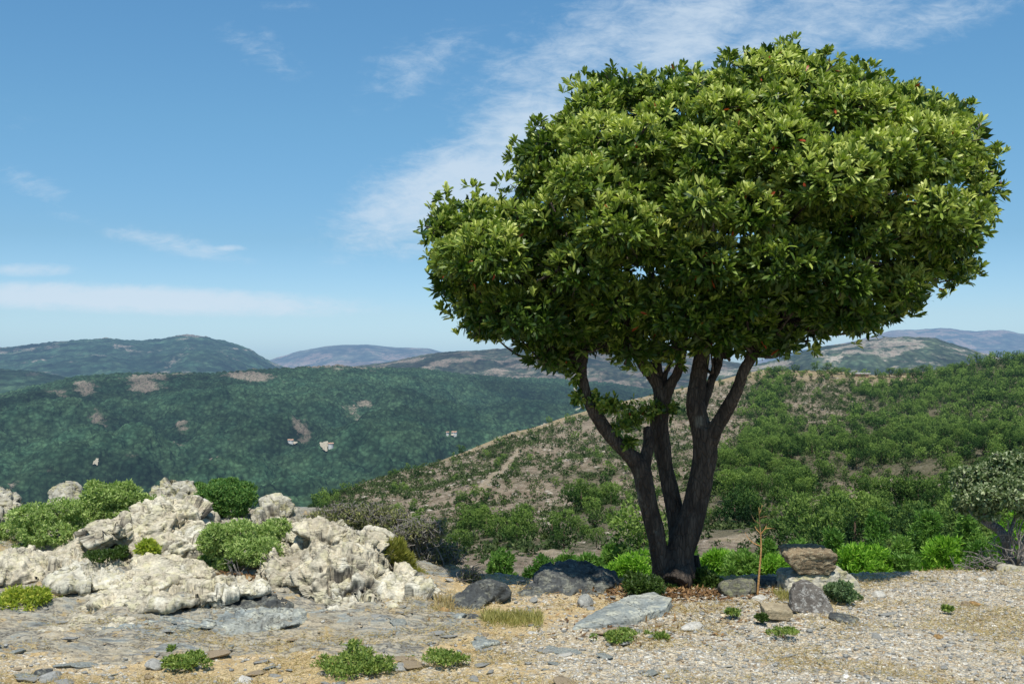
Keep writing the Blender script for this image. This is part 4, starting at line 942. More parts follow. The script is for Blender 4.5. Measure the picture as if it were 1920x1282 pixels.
for i, (a, lb, mt, nm) in enumerate([
    ([(858, 1159, 6.95, 20, 9, .07, 10)], 'pale grey angular block in front of the black slate boulder', 'slate_pale', 'stone_block'),
    ([(886, 1160, 7.0, 13, 7, .05, -5)], 'small black stone block beside the pale grey block', 'slate', 'stone_block'),
    ([(832, 1151, 6.95, 14, 11, .06, 35)], 'orange brown stone at the right foot of the big outcrop', 'orangestone', 'orange_stone'),
    ([(1097, 1130, 7.15, 16, 13, .06, 10)], 'small upright grey stone in front of the big slate boulder', 'graychip', 'stone'),
    ([(1137, 1161, 6.72, 13, 6, .05, 4)], 'small tan stone lying on the flat grey slab', 'tanstone', 'stone'),
    ([(1386, 1107, 7.4, 31, 15, .12, 5)], 'rounded grey boulder behind the orange stalk', 'mossrock', 'grey_boulder'),
    ([(1452, 1096, 7.6, 34, 9, .13, 0)], 'dark blue grey slab left of the stacked stones', 'slate', 'slate_stone'),
    ([(1420, 1122, 7.1, 12, 6, .04, 3)], 'small white stone at the foot of the orange stalk', 'whitechip', 'stone'),
    ([(1580, 1162, 6.7, 30, 7, .09, -6)], 'flat dark slate shard right of the grey arched stone', 'slate', 'slate_shard'),
    ([(1700, 1093, 7.9, 80, 7, .2, 0)], 'low grey bedrock strip along the right plateau edge', 'slate_pale', 'bedrock_ledge'),
    ([(1912, 1078, 8.35, 42, 14, .3, -8)], 'pale grey rock under the bent tree at the right edge', 'pale', 'pale_boulder'),
    ([(1645, 1113, 7.45, 11, 6, .05, 0)], 'white stone right of the grey green cushion plant', 'whitechip', 'stone'),
    ([(1838, 1089, 7.75, 9, 7, .05, 0)], 'small white stone at the right plateau edge below the bent tree', 'whitechip', 'stone'),
    ([(1812, 1133, 7.0, 8, 5, .04, 0)], 'small dark brown stone on the right gravel, left of a reddish one', 'tanstone', 'stone'),
    ([(1829, 1132, 7.0, 8, 5, .04, 0)], 'small reddish brown stone on the right gravel beside a dark one', 'orangestone', 'stone'),
    ([(1757, 1194, 6.2, 9, 5, .03, 0)], 'lone brick red pebble on the right gravel', 'orangestone', 'stone'),
    ([(1300, 1176, 6.5, 20, 7, .06, 0)], 'whitish stone in the dry grass in front of the tree', 'whitechip', 'stone'),
    ([(1000, 1187, 6.35, 13, 4, .05, 0)], 'flat white stone below the yellow grass tuft', 'whitechip', 'stone'),
    ([(75, 1262, 5.52, 16, 9, .06, 20)], 'blue grey slate stone at the bottom left corner', 'slate', 'stone'),
    ([(95, 1270, 5.45, 22, 9, .07, 0)], 'pale grey stone next to the blue slate at the bottom left', 'graychip', 'stone'),
    ([(288, 1246, 5.68, 16, 8, .05, 0)], 'pale grey stone left of the small herb clump at bottom left', 'graychip', 'stone'),
    ([(905, 1208, 6.1, 26, 7, .08, 0)], 'flat pale slab stone right of the low herb mat', 'slate_pale', 'stone'),
    ([(750, 1250, 5.65, 14, 6, .05, 0)], 'blue grey stone at the right foot of the big herb clump', 'graychip', 'stone'),
    ([(455, 1276, 5.4, 14, 8, .05, 0)], 'white stone at the bottom edge left of centre', 'whitechip', 'stone')]):
    x_ = a[0]; dd = DG(x_[0], x_[1]+x_[4]*.75)+x_[5]*.5 if x_[1] > 1105 else x_[2]; a = [(x_[0], x_[1], dd, *x_[3:])]
    rock(nm, lb, a, mt, .0045 if a[0][5] < .12 else .007, (.008, .004, .002), (.1, -.2, 0), blk=.12 if a[0][5] < .12 else .4, cat='stone' if 'stone' in nm or 'shard' in nm else 'rock', seed=60+i)
# the flat grey slab set in the dry grass, the stacked stones, the arch and the cut block
q = np.array([(1072, 1186), (1112, 1184), (1182, 1172), (1250, 1154), (1260, 1140), (1226, 1131), (1180, 1136), (1128, 1154), (1084, 1176)], float)[::-1]
g_ = np.array([[(a-960)/FPX*DG(a, b), DG(a, b)] for a, b in q]); n_ = len(q); gz_ = np.array([gz(*c_) for c_ in g_]); zt_ = gz_.mean()+.045
V = np.vstack([np.column_stack([g_, np.full(n_, zt_)+.06*(g_[:, 1]-g_[:, 1].mean())]), np.column_stack([g_, gz_-.06]), [[*g_.mean(0), zt_], [*g_.mean(0), zt_-.15]]]); i_ = np.arange(n_); j_ = (i_+1) % n_
F = np.vstack([np.stack([j_, i_, np.full(n_, 2*n_)], 1), np.stack([i_+n_, j_+n_, np.full(n_, 2*n_+1)], 1), np.stack([i_, j_, j_+n_], 1), np.stack([i_, j_+n_, i_+n_], 1)])
V, Fs = remesh(V, F, .008); V = smoothv(V, Fs, 2); V = V+vnormals(V, Fs)*(fbm(V*np.array([6, 14, 30]), 5, 8)*.012)[:, None]
o0 = V.mean(0); o = mk('flat_stone', V-o0, Fs, M['slate_pale'], attrs={'cav': np.zeros(len(V))}); o.location = [float(a) for a in o0]; tag(o, 'long flat blue grey slab set in dry grass in front of the trunk', 'rock')
poly_rock('base_stone', 'cream base stone carrying the stacked top stone', [(1476, 1112), (1482, 1086), (1505, 1079), (1570, 1075), (1590, 1074), (1612, 1090), (1614, 1112)], 7.22, .32, 'pale', tilt=.05, rough=.014, top=-.01)
poly_rock('top_stone', 'rugged brown stone balanced on top of the cream base stone', [(1474, 1042), (1500, 1036), (1548, 1035), (1567, 1040), (1569, 1062), (1558, 1074), (1556, 1079), (1496, 1076), (1488, 1066), (1480, 1054)], 7.25, .26, 'tanstone', tilt=-.03, rough=.014, top=.02, voxel=.005)
poly_rock('arch_stone', 'speckled dark grey arch-shaped stone leaning on the cream base stone', [(1487, 1147), (1493, 1118), (1503, 1106), (1520, 1100), (1534, 1101), (1550, 1111), (1560, 1126), (1566, 1142), (1563, 1154), (1545, 1154), (1515, 1151)], 0, .09, 'archstone', tilt=.14, rough=.006, voxel=.005)
poly_rock('cut_block', 'tan brick-shaped stone block left of the grey arched stone', [(1433, 1141), (1487, 1145), (1488, 1152), (1480, 1166), (1436, 1160)], 0, .15, 'brickstone', tilt=0, rough=.004, top=.012, voxel=.004)

# ------------------------------------------------------------------ shrubs and plants of the plateau
def shrub(name, label, lobes, D, mat, n, L, W, cat='shrub', seed=1, per=7, up=.5, spread=.8, ry=1.0, stems=7, stemmat='brownwood', stemr=.007, root=None, twigs=0, shell=(.6, 1.08), cull=.6, simple=True, group=None, tb=0, low=-1.0):
    rs = np.random.RandomState(seed); C = []; Rr = []
    if name == 'herb_clump': lobes = list(lobes)+[(l[0]+rs.normal()*l[2]*.75, l[1]+l[3]*rs.uniform(.3, .8), l[2]*rs.uniform(.15, .4), l[3]*rs.uniform(.2, .45)) for l in lobes for _ in range(5)]
    for k, (px, py, rx, rz) in enumerate(lobes):
        if cat == 'plant' and name == 'herb_clump': py, rz = py+rz*.45, rz*.55
        dj = (k % 3-1)*.12*ry; d = D+dj; C.append(P(px, py, d)); q = d/FPX; Rr.append([rx*q, max(rx*.8*q, rz*q)*ry, rz*q])
    C = np.array(C); Rr = np.array(Rr)
    bx = C[:, 0].mean() if root is None else P(root, 0, D)[0]; bz = gz(bx, D)
    bz = min(bz, C[:, 2].min())
    e = empty(name, (bx, D, bz), label, cat, group)
    # sub-lobes give the crown its knobbly clumps
    Cs, Rs = [], []
    for c, r in zip(C, Rr):
        for _ in range(9):
            d = unit(rs.normal(size=3)); d[2] = max(d[2], low); Cs.append(c+d*r*.62); Rs.append(r*rs.uniform(.32, .5))
    Cs = np.vstack([C, Cs]); Rs = np.vstack([Rr*.75, Rs])
    m = MB(); pts, ax = foliage(m, Cs, Rs, n, L, W, rs, per=per, up=up, spread=spread, shell=shell, cull=cull, simple=simple, tintbias=tb)
    m.build('foliage', M[mat], e, origin=e.location)
    w = MB(); o = np.array([bx, D, bz-.03])
    for k in range(stems):
        c = C[rs.randint(len(C))]+rs.normal(size=3)*Rr[0]*.3; mid = o*.5+c*.5+rs.normal(size=3)*.04+[0, 0, -.02]
        V, F = tube([o+rs.normal(size=3)*[.04, .03, 0], mid, c], [stemr, stemr*.7, stemr*.3], 5, 4); w.add(V, F)
    if twigs:
        ii = rs.choice(len(pts), min(twigs, len(pts)), replace=False)
        for i in ii:
            a = pts[i]; c = C[np.argmin(np.linalg.norm(C-a, axis=1))]; b = a+(c-a)*rs.uniform(.3, .8)+rs.normal(size=3)*.04
            V, F = tube([b, (a+b)/2+rs.normal(size=3)*.025, a+ax[i]*.03+rs.normal(size=3)*.02], [stemr*.5, stemr*.38, stemr*.2], 4, 3); w.add(V, F)
    if w.n: w.build('stems', M[stemmat], e, origin=e.location)
    return e
shrub('juniper_bush', 'sprawling light green juniper at the far left edge', [(60, 968, 48, 28), (112, 962, 46, 28), (28, 1003, 48, 34), (90, 1003, 58, 36), (14, 1040, 44, 22), (140, 988, 42, 26), (66, 1030, 40, 22), (-60, 1010, 60, 40)], 8.25, 'juniper', 8200, .026, .008, seed=1, root=60)
shrub('juniper_bush', 'upright light green juniper behind the cream ledge, left of the round bush', [(186, 928, 36, 26), (232, 928, 44, 26), (282, 944, 42, 18), (162, 952, 44, 28), (212, 962, 56, 26), (270, 962, 40, 18), (178, 912, 18, 12), (238, 912, 18, 10)], 8.6, 'juniper', 7400, .026, .008, seed=2, root=215)
shrub('round_bush', 'round deep green bush on the crest between two pale boulders', [(420, 936, 56, 38), (390, 930, 32, 28), (452, 930, 34, 30), (422, 955, 46, 16), (425, 912, 38, 18), (376, 915, 18, 10)], 8.9, 'dkround', 7800, .022, .008, seed=3, up=.7, stems=5)
shrub('juniper_bush', 'compact light green juniper with bare stems below, on the cream rock', [(402, 1012, 34, 34), (450, 1000, 50, 26), (512, 1000, 42, 26), (470, 1032, 58, 30), (398, 1050, 24, 22), (530, 1030, 28, 24), (420, 1060, 20, 16)], 7.65, 'juniper', 8000, .025, .008, seed=4, root=455, stems=16, stemmat='deadwood', stemr=.008)
shrub('yellow_green_bush', 'low yellow-green bush at the lower left edge', [(30, 1130, 50, 28), (92, 1142, 42, 20), (-10, 1140, 40, 26), (60, 1120, 36, 20), (20, 1155, 50, 14)], 6.85, 'yelgreen', 4200, .028, .008, seed=5, root=45)
shrub('dry_shrub', 'wide olive and grey twiggy shrub behind the big outcrop', [(640, 968, 66, 20), (700, 962, 46, 20), (600, 976, 32, 15), (740, 978, 40, 22), (680, 982, 60, 16)], 8.9, 'olive', 1700, .03, .009, seed=6, stemmat='deadwood', stems=30, twigs=620, stemr=.008, per=4, shell=(.3, 1.1), cull=.2)
shrub('dry_shrub', 'tall tangled grey-branched shrub between the outcrop and the slate boulders', [(800, 992, 44, 26), (790, 1035, 50, 38), (835, 1045, 36, 36), (760, 1000, 36, 24), (830, 1085, 34, 28), (800, 1070, 40, 30)], 8.25, 'olive', 1500, .03, .009, seed=7, stemmat='deadwood', stems=46, twigs=900, stemr=.009, per=4, shell=(.3, 1.1), cull=.2, root=815)
shrub('dry_shrub', 'small grey twiggy bush just behind the black slate boulder', [(880, 1085, 26, 20), (862, 1100, 26, 16)], 7.8, 'olive', 500, .026, .008, seed=8, stemmat='deadwood', stems=14, twigs=240, stemr=.006, per=4, shell=(.3, 1.1), cull=.2)
shrub('broom_shrub', 'mustard green feathery broom down the right side of the big outcrop', [(738, 1038, 20, 24), (756, 1062, 26, 26), (780, 1090, 22, 18)], 7.75, 'olivebright', 2100, .05, .005, seed=9, up=1.2, spread=.4, stems=10)
for i, (lb, lobes, D, mt, n, L, nm) in enumerate([
    ('dark green creeping heather in the hollow under the cream ledge', [(190, 1042, 34, 12), (222, 1036, 22, 12)], 7.62, 'shade', 700, .022, 'heather'),
    ('small yellow-green tuft on the cream ledge', [(278, 1030, 18, 14)], 7.72, 'yelgreen', 420, .04, 'grass_tuft'),
    ('little green plant beside the dark hollow at left', [(302, 1076, 18, 9)], 7.25, 'herb', 300, .024, 'herb_clump'),
    ('small bright green herb clump in the left foreground', [(340, 1232, 36, 15), (362, 1224, 20, 10), (322, 1210, 7, 8)], 5.85, 'herb', 900, .02, 'herb_clump'),
    ('largest green herb clump, at the bottom left of centre', [(655, 1236, 66, 18), (620, 1240, 38, 14), (670, 1218, 36, 16), (712, 1238, 34, 16), (665, 1202, 14, 8)], 5.78, 'herb', 2300, .02, 'herb_clump'),
    ('low flat green herb mat right of the largest clump', [(832, 1228, 40, 9), (818, 1218, 16, 8)], 5.9, 'herb', 600, .018, 'herb_clump'),
    ('yellowish green grass mat below the flat grey slab', [(1160, 1188, 32, 9), (1175, 1182, 20, 9)], 6.35, 'herb', 560, .022, 'herb_clump'),
    ('low green mat in front of the tan cut block', [(1470, 1180, 30, 5), (1450, 1184, 20, 4)], 6.42, 'herb', 420, .016, 'herb_clump'),
    ('tiny green sprout between the slab and the orange stalk', [(1373, 1143, 14, 7)], 6.9, 'herb', 220, .02, 'herb_clump'),
    ('green weed against the left side of the tan cut block', [(1428, 1152, 11, 10)], 6.8, 'shade', 240, .02, 'herb_clump'),
    ('grey green cushion plant on the right end of the cream base stone', [(1578, 1108, 30, 20), (1592, 1118, 20, 14), (1556, 1102, 16, 10)], 7.1, 'bluegreen', 1500, .022, 'cushion_plant'),
    ('dark leafy undergrowth on the left of the trunk base', [(1215, 1098, 40, 16), (1192, 1088, 24, 14), (1246, 1104, 26, 9)], 7.45, 'shade', 1300, .032, 'undergrowth'),
    ('dark shrub on the right of the trunk base', [(1320, 1092, 26, 24), (1338, 1100, 18, 18)], 7.75, 'shade', 1200, .034, 'undergrowth'),
    ('wispy weed at the right of the gravel', [(1778, 1137, 11, 5)], 6.95, 'herb', 120, .02, 'herb_clump'),
    ('sparse weed in dry grass between white stones', [(1240, 1189, 16, 5)], 6.4, 'herb', 160, .02, 'herb_clump')]):
    D = DG(lobes[0][0], max(l[1]+l[3]*.8 for l in lobes))+.03 if i not in (0, 1, 10, 12) else D
    shrub(nm, lb, lobes, D, mt, n, L, L*.4, 'plant', seed=20+i, stems=0, per=6, simple=True, ry=1.3)
# yellow grass tufts
def grass_tuft(label, pts, D, n, h, mat='yelgrass', seed=1):
    rs = np.random.RandomState(seed); x0 = P(pts[0], 0, D)[0]; x1 = P(pts[1], 0, D)[0]
    x = rs.uniform(x0, x1, n); y = D+rs.normal(size=n)*.09; z = ground_h(x, y)
    B_ = np.column_stack([x, y, z]); Dr = unit(rs.normal(size=(n, 3))*[.45, .45, 0]+[0, 0, 1]); L = h*rs.uniform(.5, 1.1, n)
    V, F, t = leaf_geo(B_, Dr, L, np.full(n, .004), rs, 0, .2, simple=True)
    o0 = np.array([(x0+x1)/2, D, z.min()]); o = mk('grass_tuft', V-o0, F, M[mat], attrs={'tint': t}); o.location = o0.tolist()
    tag(o, label, 'grass')
grass_tuft('wide tuft of yellow-green grass in front of the slate boulders', (905, 1015), 6.5, 1500, .07, seed=2)
grass_tuft('small tuft of dry yellow grass beside the orange stone', (815, 850), 6.85, 350, .07, 'straw', seed=3)
grass_tuft('shaded grass tuft under the left end of the cream base stone', (1455, 1495), 7.1, 500, .06, seed=4)
# broken stump and the orange stalk
e = P(1305, 1085, 7.85); V, F = tube([e+[0, 0, -.1], e+[.0, 0, .05], e+[-.01, 0, .17]], [.045, .04, .03], 10, 4)
V = V+(fbm(V*14, 3, 5)*.012)[:, None]; o = mk('stump', V-e, F, M['bark']); o.location = e.tolist(); tag(o, 'short dark broken stump right behind the trunk', 'stump')
DS = 7.2; e = P(1421, 1118, DS); e[2] = gz(e[0], e[1])
sk = empty('dry_stalk', e, 'tall dry orange stalk with a few bare side shoots, right of the tree', 'dead plant')
m = MB(); V, F = tube([P(1420, 1120, DS), P(1423, 1080, DS), P(1427, 1030, DS), P(1426, 1000, DS), P(1424, 975, DS), P(1423, 950, DS)], [.008, .007, .006, .004, .0025, .0015], 7, 4); m.add(V, F); m.build('stem', M['stalk'], sk, origin=e)
for pts in ([(1427, 1024), (1412, 1017), (1403, 1008), (1397, 998)], [(1427, 1000), (1435, 991), (1447, 990), (1454, 992)], [(1426, 1002), (1436, 988), (1437, 980)], [(1425, 982), (1414, 974), (1408, 962)], [(1424, 970), (1432, 968), (1440, 967)], [(1426, 1000), (1417, 990), (1416, 984)], [(1424, 962), (1428, 952), (1429, 946)]):
    m = MB(); V, F = tube([P(a, b, DS+.01*k) for k, (a, b) in enumerate(pts)], np.linspace(.0045, .0015, len(pts)), 5, 3); m.add(V, F); m.build('side_shoot', M['stalk'], sk, origin=e)

# the bent grey tree at the right edge
D2 = 8.7; e = P(1903, 1072, D2)
bt = empty('bent_tree', e, 'small bent tree with a pale twisted trunk at the right edge', 'tree')
rs = np.random.RandomState(77)
lob = [(1820, 905, 34, 32), (1862, 885, 38, 28), (1902, 882, 36, 30), (1840, 932, 42, 26), (1890, 925, 42, 28), (1808, 945, 24, 16), (1928, 905, 36, 34), (1803, 895, 20, 22), (1850, 958, 28, 14), (1880, 862, 18, 12), (1925, 950, 26, 20), (1990, 920, 50, 50), (1960, 880, 40, 36)]
C2 = np.array([P(a, b, D2+rs.uniform(-.25, .25)) for a, b, *_ in lob]); R2 = np.array([[c*D2/FPX, c*D2/FPX, d*D2/FPX] for *_, c, d in lob])
Cs, Rs = [C2], [R2*.7]
for c, r in zip(C2, R2):
    d = unit(rs.normal(size=(12, 3))); Cs.append(c+d*r*.7); Rs.append(np.repeat(r[None], 12, 0)*rs.uniform(.25, .45, (12, 1)))
m = MB(); pts2, ax2 = foliage(m, np.vstack(Cs), np.vstack(Rs), 4300, .038, .017, rs, per=6, up=.5, spread=.9, simple=False, shell=(.5, 1.1), cull=.5)
m.build('crown', M['oakleaf'], bt, origin=e)
m = MB(); brs = [[(1905, 1078, 11), (1897, 1055, 10), (1888, 1035, 9), (1886, 1012, 9), (1876, 995, 9), (1862, 985, 9), (1853, 972, 8), (1856, 955, 7), (1862, 930, 5), (1865, 900, 3)], [(1866, 988, 8), (1850, 982, 6), (1838, 972, 5), (1825, 965, 4), (1815, 950, 3)], [(1856, 968, 6), (1866, 950, 5), (1885, 925, 4), (1900, 895, 2)], [(1905, 1070, 9), (1918, 1040, 7), (1925, 1000, 6), (1935, 950, 4)], [(1885, 1014, 5), (1895, 995, 4), (1905, 965, 3)], [(1858, 955, 5), (1845, 940, 4), (1830, 915, 2)]]
for b in brs:
    V, F = tube([P(a, c, D2+(k % 3-1)*.04) for k, (a, c, r) in enumerate(b)], [r*D2/FPX*.95 for *_, r in b], 9, 4); V = V+(fbm(V*22, 3, 6)*.007)[:, None]; m.add(V, F)
for i in rs.choice(len(pts2), 260, replace=False):
    c = C2[np.argmin(np.linalg.norm(C2-pts2[i], axis=1))]; V, F = tube([c, (c+pts2[i])/2+rs.normal(size=3)*.03, pts2[i]], [.007, .005, .003], 4, 3); m.add(V, F)
m.build('trunk', M['greybark'], bt, origin=e)
def dead_branch(label, starts, n, seed, D, L=.28):
    rs = np.random.RandomState(seed); m = MB()
    for k in range(n):
        s0 = starts[rs.randint(len(starts))]; p = P(s0[0], s0[1], D)+rs.normal(size=3)*.05; d = unit(np.array([s0[2], rs.normal()*.4, s0[3]])+rs.normal(size=3)*.45)
        pts = [p]; 
        for j in range(4): d = unit(d+rs.normal(size=3)*.35+[0, 0, .03]); pts.append(pts[-1]+d*L*rs.uniform(.12, .3))
        V, F = tube(pts, np.linspace(rs.uniform(.005, .011), .002, 5), 5, 3); m.add(V, F)
        for _ in range(3):
            j = rs.randint(1, 4); dd = unit(d+rs.normal(size=3)*.8); V, F = tube([pts[j], pts[j]+dd*L*.15, pts[j]+dd*L*.28+rs.normal(size=3)*.02], [.0035, .0025, .001], 4, 2); m.add(V, F)
    o0 = np.concatenate(m.V).mean(0); o = m.build('dead_branch', M['deadwood'], origin=o0); o.location = o0.tolist(); tag(o, label, 'dead branches')
dead_branch('tangle of bare grey branches left of the bent tree trunk', [(1880, 1075, -1, .25), (1865, 1070, -1, .4), (1845, 1078, -1, .3)], 26, 4, 8.45, .3)
dead_branch('bare grey branches standing up at the right edge beside the bent tree', [(1912, 1050, -.1, 1), (1905, 1040, .1, 1), (1918, 1060, 0, 1)], 18, 5, 8.6, .36)
dead_branch('brittle dead twigs on the bare earth under the compact juniper', [(440, 1085, .5, .1), (475, 1095, -.6, .1), (500, 1100, .2, .5)], 16, 6, 7.35, .25)

# ------------------------------------------------------------------ bushes and young pines below the plateau edge
def slope_z(x, D): 
    pxx = 960+x/D*FPX; s_ = c_s_of_D(pxx, D); return float(c_point(np.array([pxx]), np.array([s_]))[0, 2])
def slope_bush(name, label, px, D, top, wpx, mat, n, L, W, seed, cat='bush', conic=0, group=None):
    rs = np.random.RandomState(seed); x = P(px, 0, D)[0]; z0 = max(slope_z(x, D), gz(x, D) if D < 14 else -99); zt = CAMZ+(HOR-top)/FPX*D; h = max(zt-z0, .3); w = wpx*D/FPX/2
    e = empty(name, (x, D, z0-.05), label, cat, group); C = []; Rr = []
    for k in range(26):
        a = rs.rand()*6.28; u_ = rs.uniform(.15, .92); pr = (1-u_*.75) if conic else math.sqrt(max(1-((u_-.42)/.6)**2, .05))
        r = pr*rs.uniform(.35, .95)*.8; C.append([x+math.cos(a)*r*w, D+math.sin(a)*r*w, z0+u_*h*.93]); q = rs.uniform(.2, .34)*(1-.4*conic*u_); Rr.append([q*w, q*w, max(q*w*.8, .12*h)])
    C = np.array(C); Rr = np.array(Rr); C[:, 2] = np.minimum(C[:, 2], zt-Rr[:, 2])
    m = MB(); foliage(m, C, Rr, n, L, W, rs, per=7, up=.9, spread=.55, shell=(.6, 1.12), cull=.55); m.build('foliage', M[mat], e, origin=e.location)
    m = MB(); V, F = tube([(x, D, z0-.1), (x+.02*h, D, z0+h*.4), (x, D, z0+h*.8)], [.03*h+.01, .02*h, .005*h], 6, 3); m.add(V, F); m.build('stem', M['brownwood'], e, origin=e.location)
SB = [('bright_bush', 'brightest lime green bush right behind the stacked stones', 1612, 15, 1022, 130, 'lime', 0), ('bright_bush', 'smaller lime green bush just left of the stacked stones', 1455, 15, 1042, 70, 'lime', 0),
      ('rounded_bush', 'rounded dome-shaped green bush along the right plateau edge', 1768, 14, 1004, 96, 'lime', 0), ('dull_bush', 'duller olive green bush between the lime bush and the dome-shaped one', 1690, 15, 1040, 74, 'limedull', 0),
      ('green_bush', 'dark green bush behind the rounded grey boulder', 1395, 15, 1035, 84, 'limedull', 0), ('green_bush', 'green bush right of the trunk behind the stump', 1345, 16, 1028, 80, 'lime', 0),
      ('lime_bush', 'broad lime green bush immediately left of the trunk', 1185, 19, 1030, 96, 'lime', 0), ('lime_bush', 'low lime green bush behind the big slate boulder', 1105, 20, 1044, 90, 'limedull', 0), ('green_bush', 'green bush behind the left part of the slate boulder', 1020, 22, 1048, 80, 'limedull', 0),
      ('green_bush', 'bushy green shrub below the bent tree crown', 1848, 14, 1012, 84, 'limedull', 0), ('bright_bush', 'tall bright green bush at the right edge behind the bent tree', 1912, 13, 945, 80, 'lime', 0),
      ('young_pine', 'young pine with a pointed top behind the lime bush', 1560, 34, 985, 90, 'limedull', 1), ('young_pine', 'tall dark young pine in the right middle ground', 1640, 42, 950, 100, 'limedull', 1), ('young_pine', 'wide dark young pine behind the dome-shaped bush', 1735, 36, 955, 110, 'limedull', 1),
      ('young_pine', 'young pine behind the stacked stones to the left', 1500, 36, 1008, 84, 'limedull', 1), ('young_pine', 'tall young pine between the dome-shaped bush and the bent tree', 1815, 30, 950, 90, 'limedull', 1), ('young_pine', 'small young pine above the orange stalk', 1440, 44, 1003, 64, 'limedull', 1),
      ('young_pine', 'slim young pine left of the dome-shaped bush', 1690, 26, 1000, 60, 'limedull', 1), ('young_pine', 'young pine seen between trunk and orange stalk', 1290, 40, 1022, 70, 'limedull', 0), ('young_pine', 'small rounded pine left of the dirt track', 940, 60, 1030, 60, 'limedull', 0),
      ('young_pine', 'dark young pine at the right edge below the bent tree crown', 1875, 24, 985, 70, 'limedull', 1), ('young_pine', 'round pine seen above the big slate boulder', 1060, 50, 1035, 50, 'limedull', 0), ('young_pine', 'round pine just left of the trunk in the near valley', 1150, 55, 1018, 60, 'limedull', 0)]
for i, (nm, lb, a, D, tp, wp, mt, cn) in enumerate(SB):
    n = int(620*(wp/80)**1.5)+300; slope_bush(nm, lb, a, D, tp, wp, mt, n, .0048*D+.01, (.0048*D+.01)*.22, 700+i, 'tree' if 'pine' in nm else 'bush', cn)

# ------------------------------------------------------------------ loose stones, gravel, straw
rs = np.random.RandomState(5)
def visible_xy(n, y0=5.0, y1=8.6, right=.0):
    y = rs.uniform(y0, y1, n*2); x = rs.uniform(-.52, .52, n*2)*y; k = rs.rand(n*2)*y1 < y; return x[k][:n], y[k][:n]
chips = []
for k in range(8):
    V, F = lump(900+k, (1, rs.uniform(.6, .95), rs.uniform(.25, .5)), 16, 3, .03, .42); chips.append((V, F))
me = {}
for mt in ('graychip', 'whitechip', 'tanchip'):
    for k in range(8):
        o = mk('loose_stone', chips[k][0], chips[k][1], M[mt], smooth=False, link=False); me[mt, k] = o.data
lb = {'graychip': ('loose grey slate chip on the stony ground', 'loose grey slate chips on the plateau'), 'whitechip': ('loose whitish stone on the stony ground', 'loose whitish stones on the plateau'), 'tanchip': ('loose tan stone on the stony ground', 'loose tan stones on the plateau')}
x, y = visible_xy(296, 5.1, 7.9); y = 5.1+(y-5.1)**1.0; z = ground_h(x, y)
for i in range(len(x)):
    mt = rs.choice(['graychip', 'whitechip', 'tanchip'], p=[.5, .3, .2]); r = .014+.045*rs.rand()**3
    o = bpy.data.objects.new('loose_stone', me[mt, rs.randint(8)]); col.objects.link(o); o.location = (x[i], y[i], z[i]+r*.12); o.scale = (r*rs.uniform(.8, 1.5), r, r*rs.uniform(.5, .9)); o.rotation_euler = (rs.normal()*.15, rs.normal()*.15, rs.rand()*6.28)
    tag(o, lb[mt][0], 'stone', lb[mt][1])
flat = [mk('broken_slate', *lump(980+k, (1, rs.uniform(.55, .9), .17), 12, 3, .05, .5), M[m_], smooth=False, link=False).data for k, m_ in enumerate(('slate_pale', 'slate_pale', 'graychip', 'slate_pale', 'tanchip', 'graychip'))]
for i in range(70):
    a = rs.uniform(-60, 1320); b = rs.uniform(1165, 1295); D_ = DG(a, b); r = .035+.085*rs.rand()**1.8; xx = (a-960)/FPX*D_
    o = bpy.data.objects.new('broken_slate', flat[rs.randint(6)]); col.objects.link(o); o.location = (xx, D_, gz(xx, D_)+.004); o.scale = (r, r, r*rs.uniform(.7, 1.2)); o.rotation_euler = (rs.normal()*.1-.04, rs.normal()*.1, rs.rand()*6.28)
    tag(o, 'flat broken slate slab lying half bedded in the left foreground', 'rock', 'flat broken slabs in the left foreground')
small = [lump(950+k, (1, rs.uniform(.6, .95), rs.uniform(.35, .65)), 9, 1, .1, .45) for k in range(6)]
def gravel(name, mat, n, lo, hi, label, dens, pw=2.5):
    x, y = visible_xy(n); z = ground_h(x, y); bd, gr = ground_zones(x, y); k = rs.rand(len(x)) < dens(bd, gr, fbm(np.stack([x, y], 1)*2.4, 3, 77))
    x, y, z = x[k], y[k], z[k]; m = MB(); kk = rs.randint(0, 6, len(x)); r = lo+(hi-lo)*rs.rand(len(x))**pw; a = rs.rand(len(x))*6.28
    for j in range(6):
        i = np.where(kk == j)[0]; V, F = small[j]; c, s_ = np.cos(a[i])[:, None], np.sin(a[i])[:, None]; rr = r[i][:, None]
        W = np.stack([(V[:, 0]*c-V[:, 1]*s_)*rr, (V[:, 0]*s_+V[:, 1]*c)*rr, V[:, 2]*rr], -1)+np.stack([x[i], y[i], z[i]+r[i]*.15], 1)[:, None]
        m.add(W.reshape(-1, 3), (F[None]+(np.arange(len(i))*len(V))[:, None, None]).reshape(-1, 3))
    tag(m.build(name, M[mat], smooth=False), label, 'gravel', kind='stuff')
gravel('grey_gravel', 'graychip', 12000, .004, .028, 'small grey slate gravel over the plateau', lambda b, g, n: .35+.4*g+.5*n-.25*b)
gravel('white_gravel', 'whitechip', 11000, .004, .022, 'small whitish gravel over the plateau', lambda b, g, n: .2+.7*g+.3*n-.25*b)
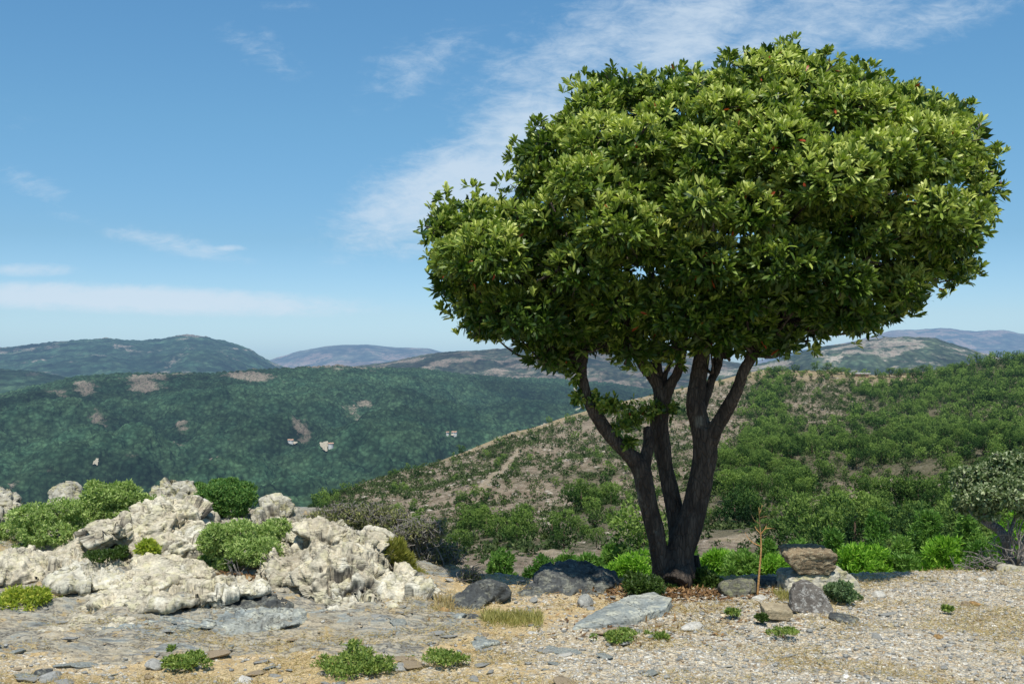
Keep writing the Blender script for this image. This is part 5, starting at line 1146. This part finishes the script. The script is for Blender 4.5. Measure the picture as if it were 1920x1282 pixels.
gravel('tan_gravel', 'tanchip', 14000, .004, .02, 'small tan gravel over the plateau', lambda b, g, n: .4+.2*g-.2*b)
x, y = visible_xy(170000, 5.0, 8.3); bd, gr = ground_zones(x, y); n = fbm(np.stack([x*1.2, y*2.4], 1), 4, 99)
k = rs.rand(len(x)) < np.clip(.45+3.2*n-.25*gr-.4*bd, .015, 1); x, y = x[k], y[k]; z = ground_h(x, y)
D_ = unit(rs.normal(size=(len(x), 3))*[1, 1, 0]+np.array([0, 0, .45])*rs.rand(len(x))[:, None]*1.6+[0, 0, .08]); L_ = rs.uniform(.015, .05, len(x))
V, F, t = leaf_geo(np.column_stack([x, y, z+.001]), D_, L_, np.full(len(x), .0028), rs, 0, .1, simple=True)
tag(mk('dry_grass', V, F, M['straw'], attrs={'tint': t}), 'short yellow dry grass and straw between the stones', 'dry grass', kind='stuff')

M['litter'] = leaf_mat('dead_leaf', (.1, .055, .03), (.2, .11, .05), (.36, .22, .1), .15, .7, .15)
def litter(name, label, a0, a1, b0, b1, n, seed):
    rs = np.random.RandomState(seed); a = rs.normal((a0+a1)/2, (a1-a0)/3.2, n); b = np.clip(rs.normal((b0+b1)/2, (b1-b0)/3, n), b0-12, b1+12)
    yy = np.array([DG(q, w_) for q, w_ in zip(a, b)]); xx = (a-960)/FPX*yy; B_ = np.column_stack([xx, yy, ground_h(xx, yy)+.004])
    D_ = unit(rs.normal(size=(n, 3))*[1, 1, .25]); V, F, t = leaf_geo(B_, D_, rs.uniform(.02, .06, n), np.full(n, .015), rs, simple=True, up=np.array([0, 0, 1.0]))
    o0 = B_.mean(0); o = mk(name, V-o0, F, M['litter'], attrs={'tint': t}); o.location = [float(v) for v in o0]; tag(o, label, 'leaf litter', kind='stuff')
litter('leaf_litter', 'brown fallen leaves on the shaded ground around the trunk', 1130, 1400, 1100, 1122, 2600, 1)
litter('leaf_litter', 'reddish brown litter under the compact juniper', 400, 500, 1082, 1112, 1500, 2)
litter('leaf_litter', 'scattered dead leaves in the dry grass in front of the tree', 1000, 1450, 1125, 1200, 500, 3)
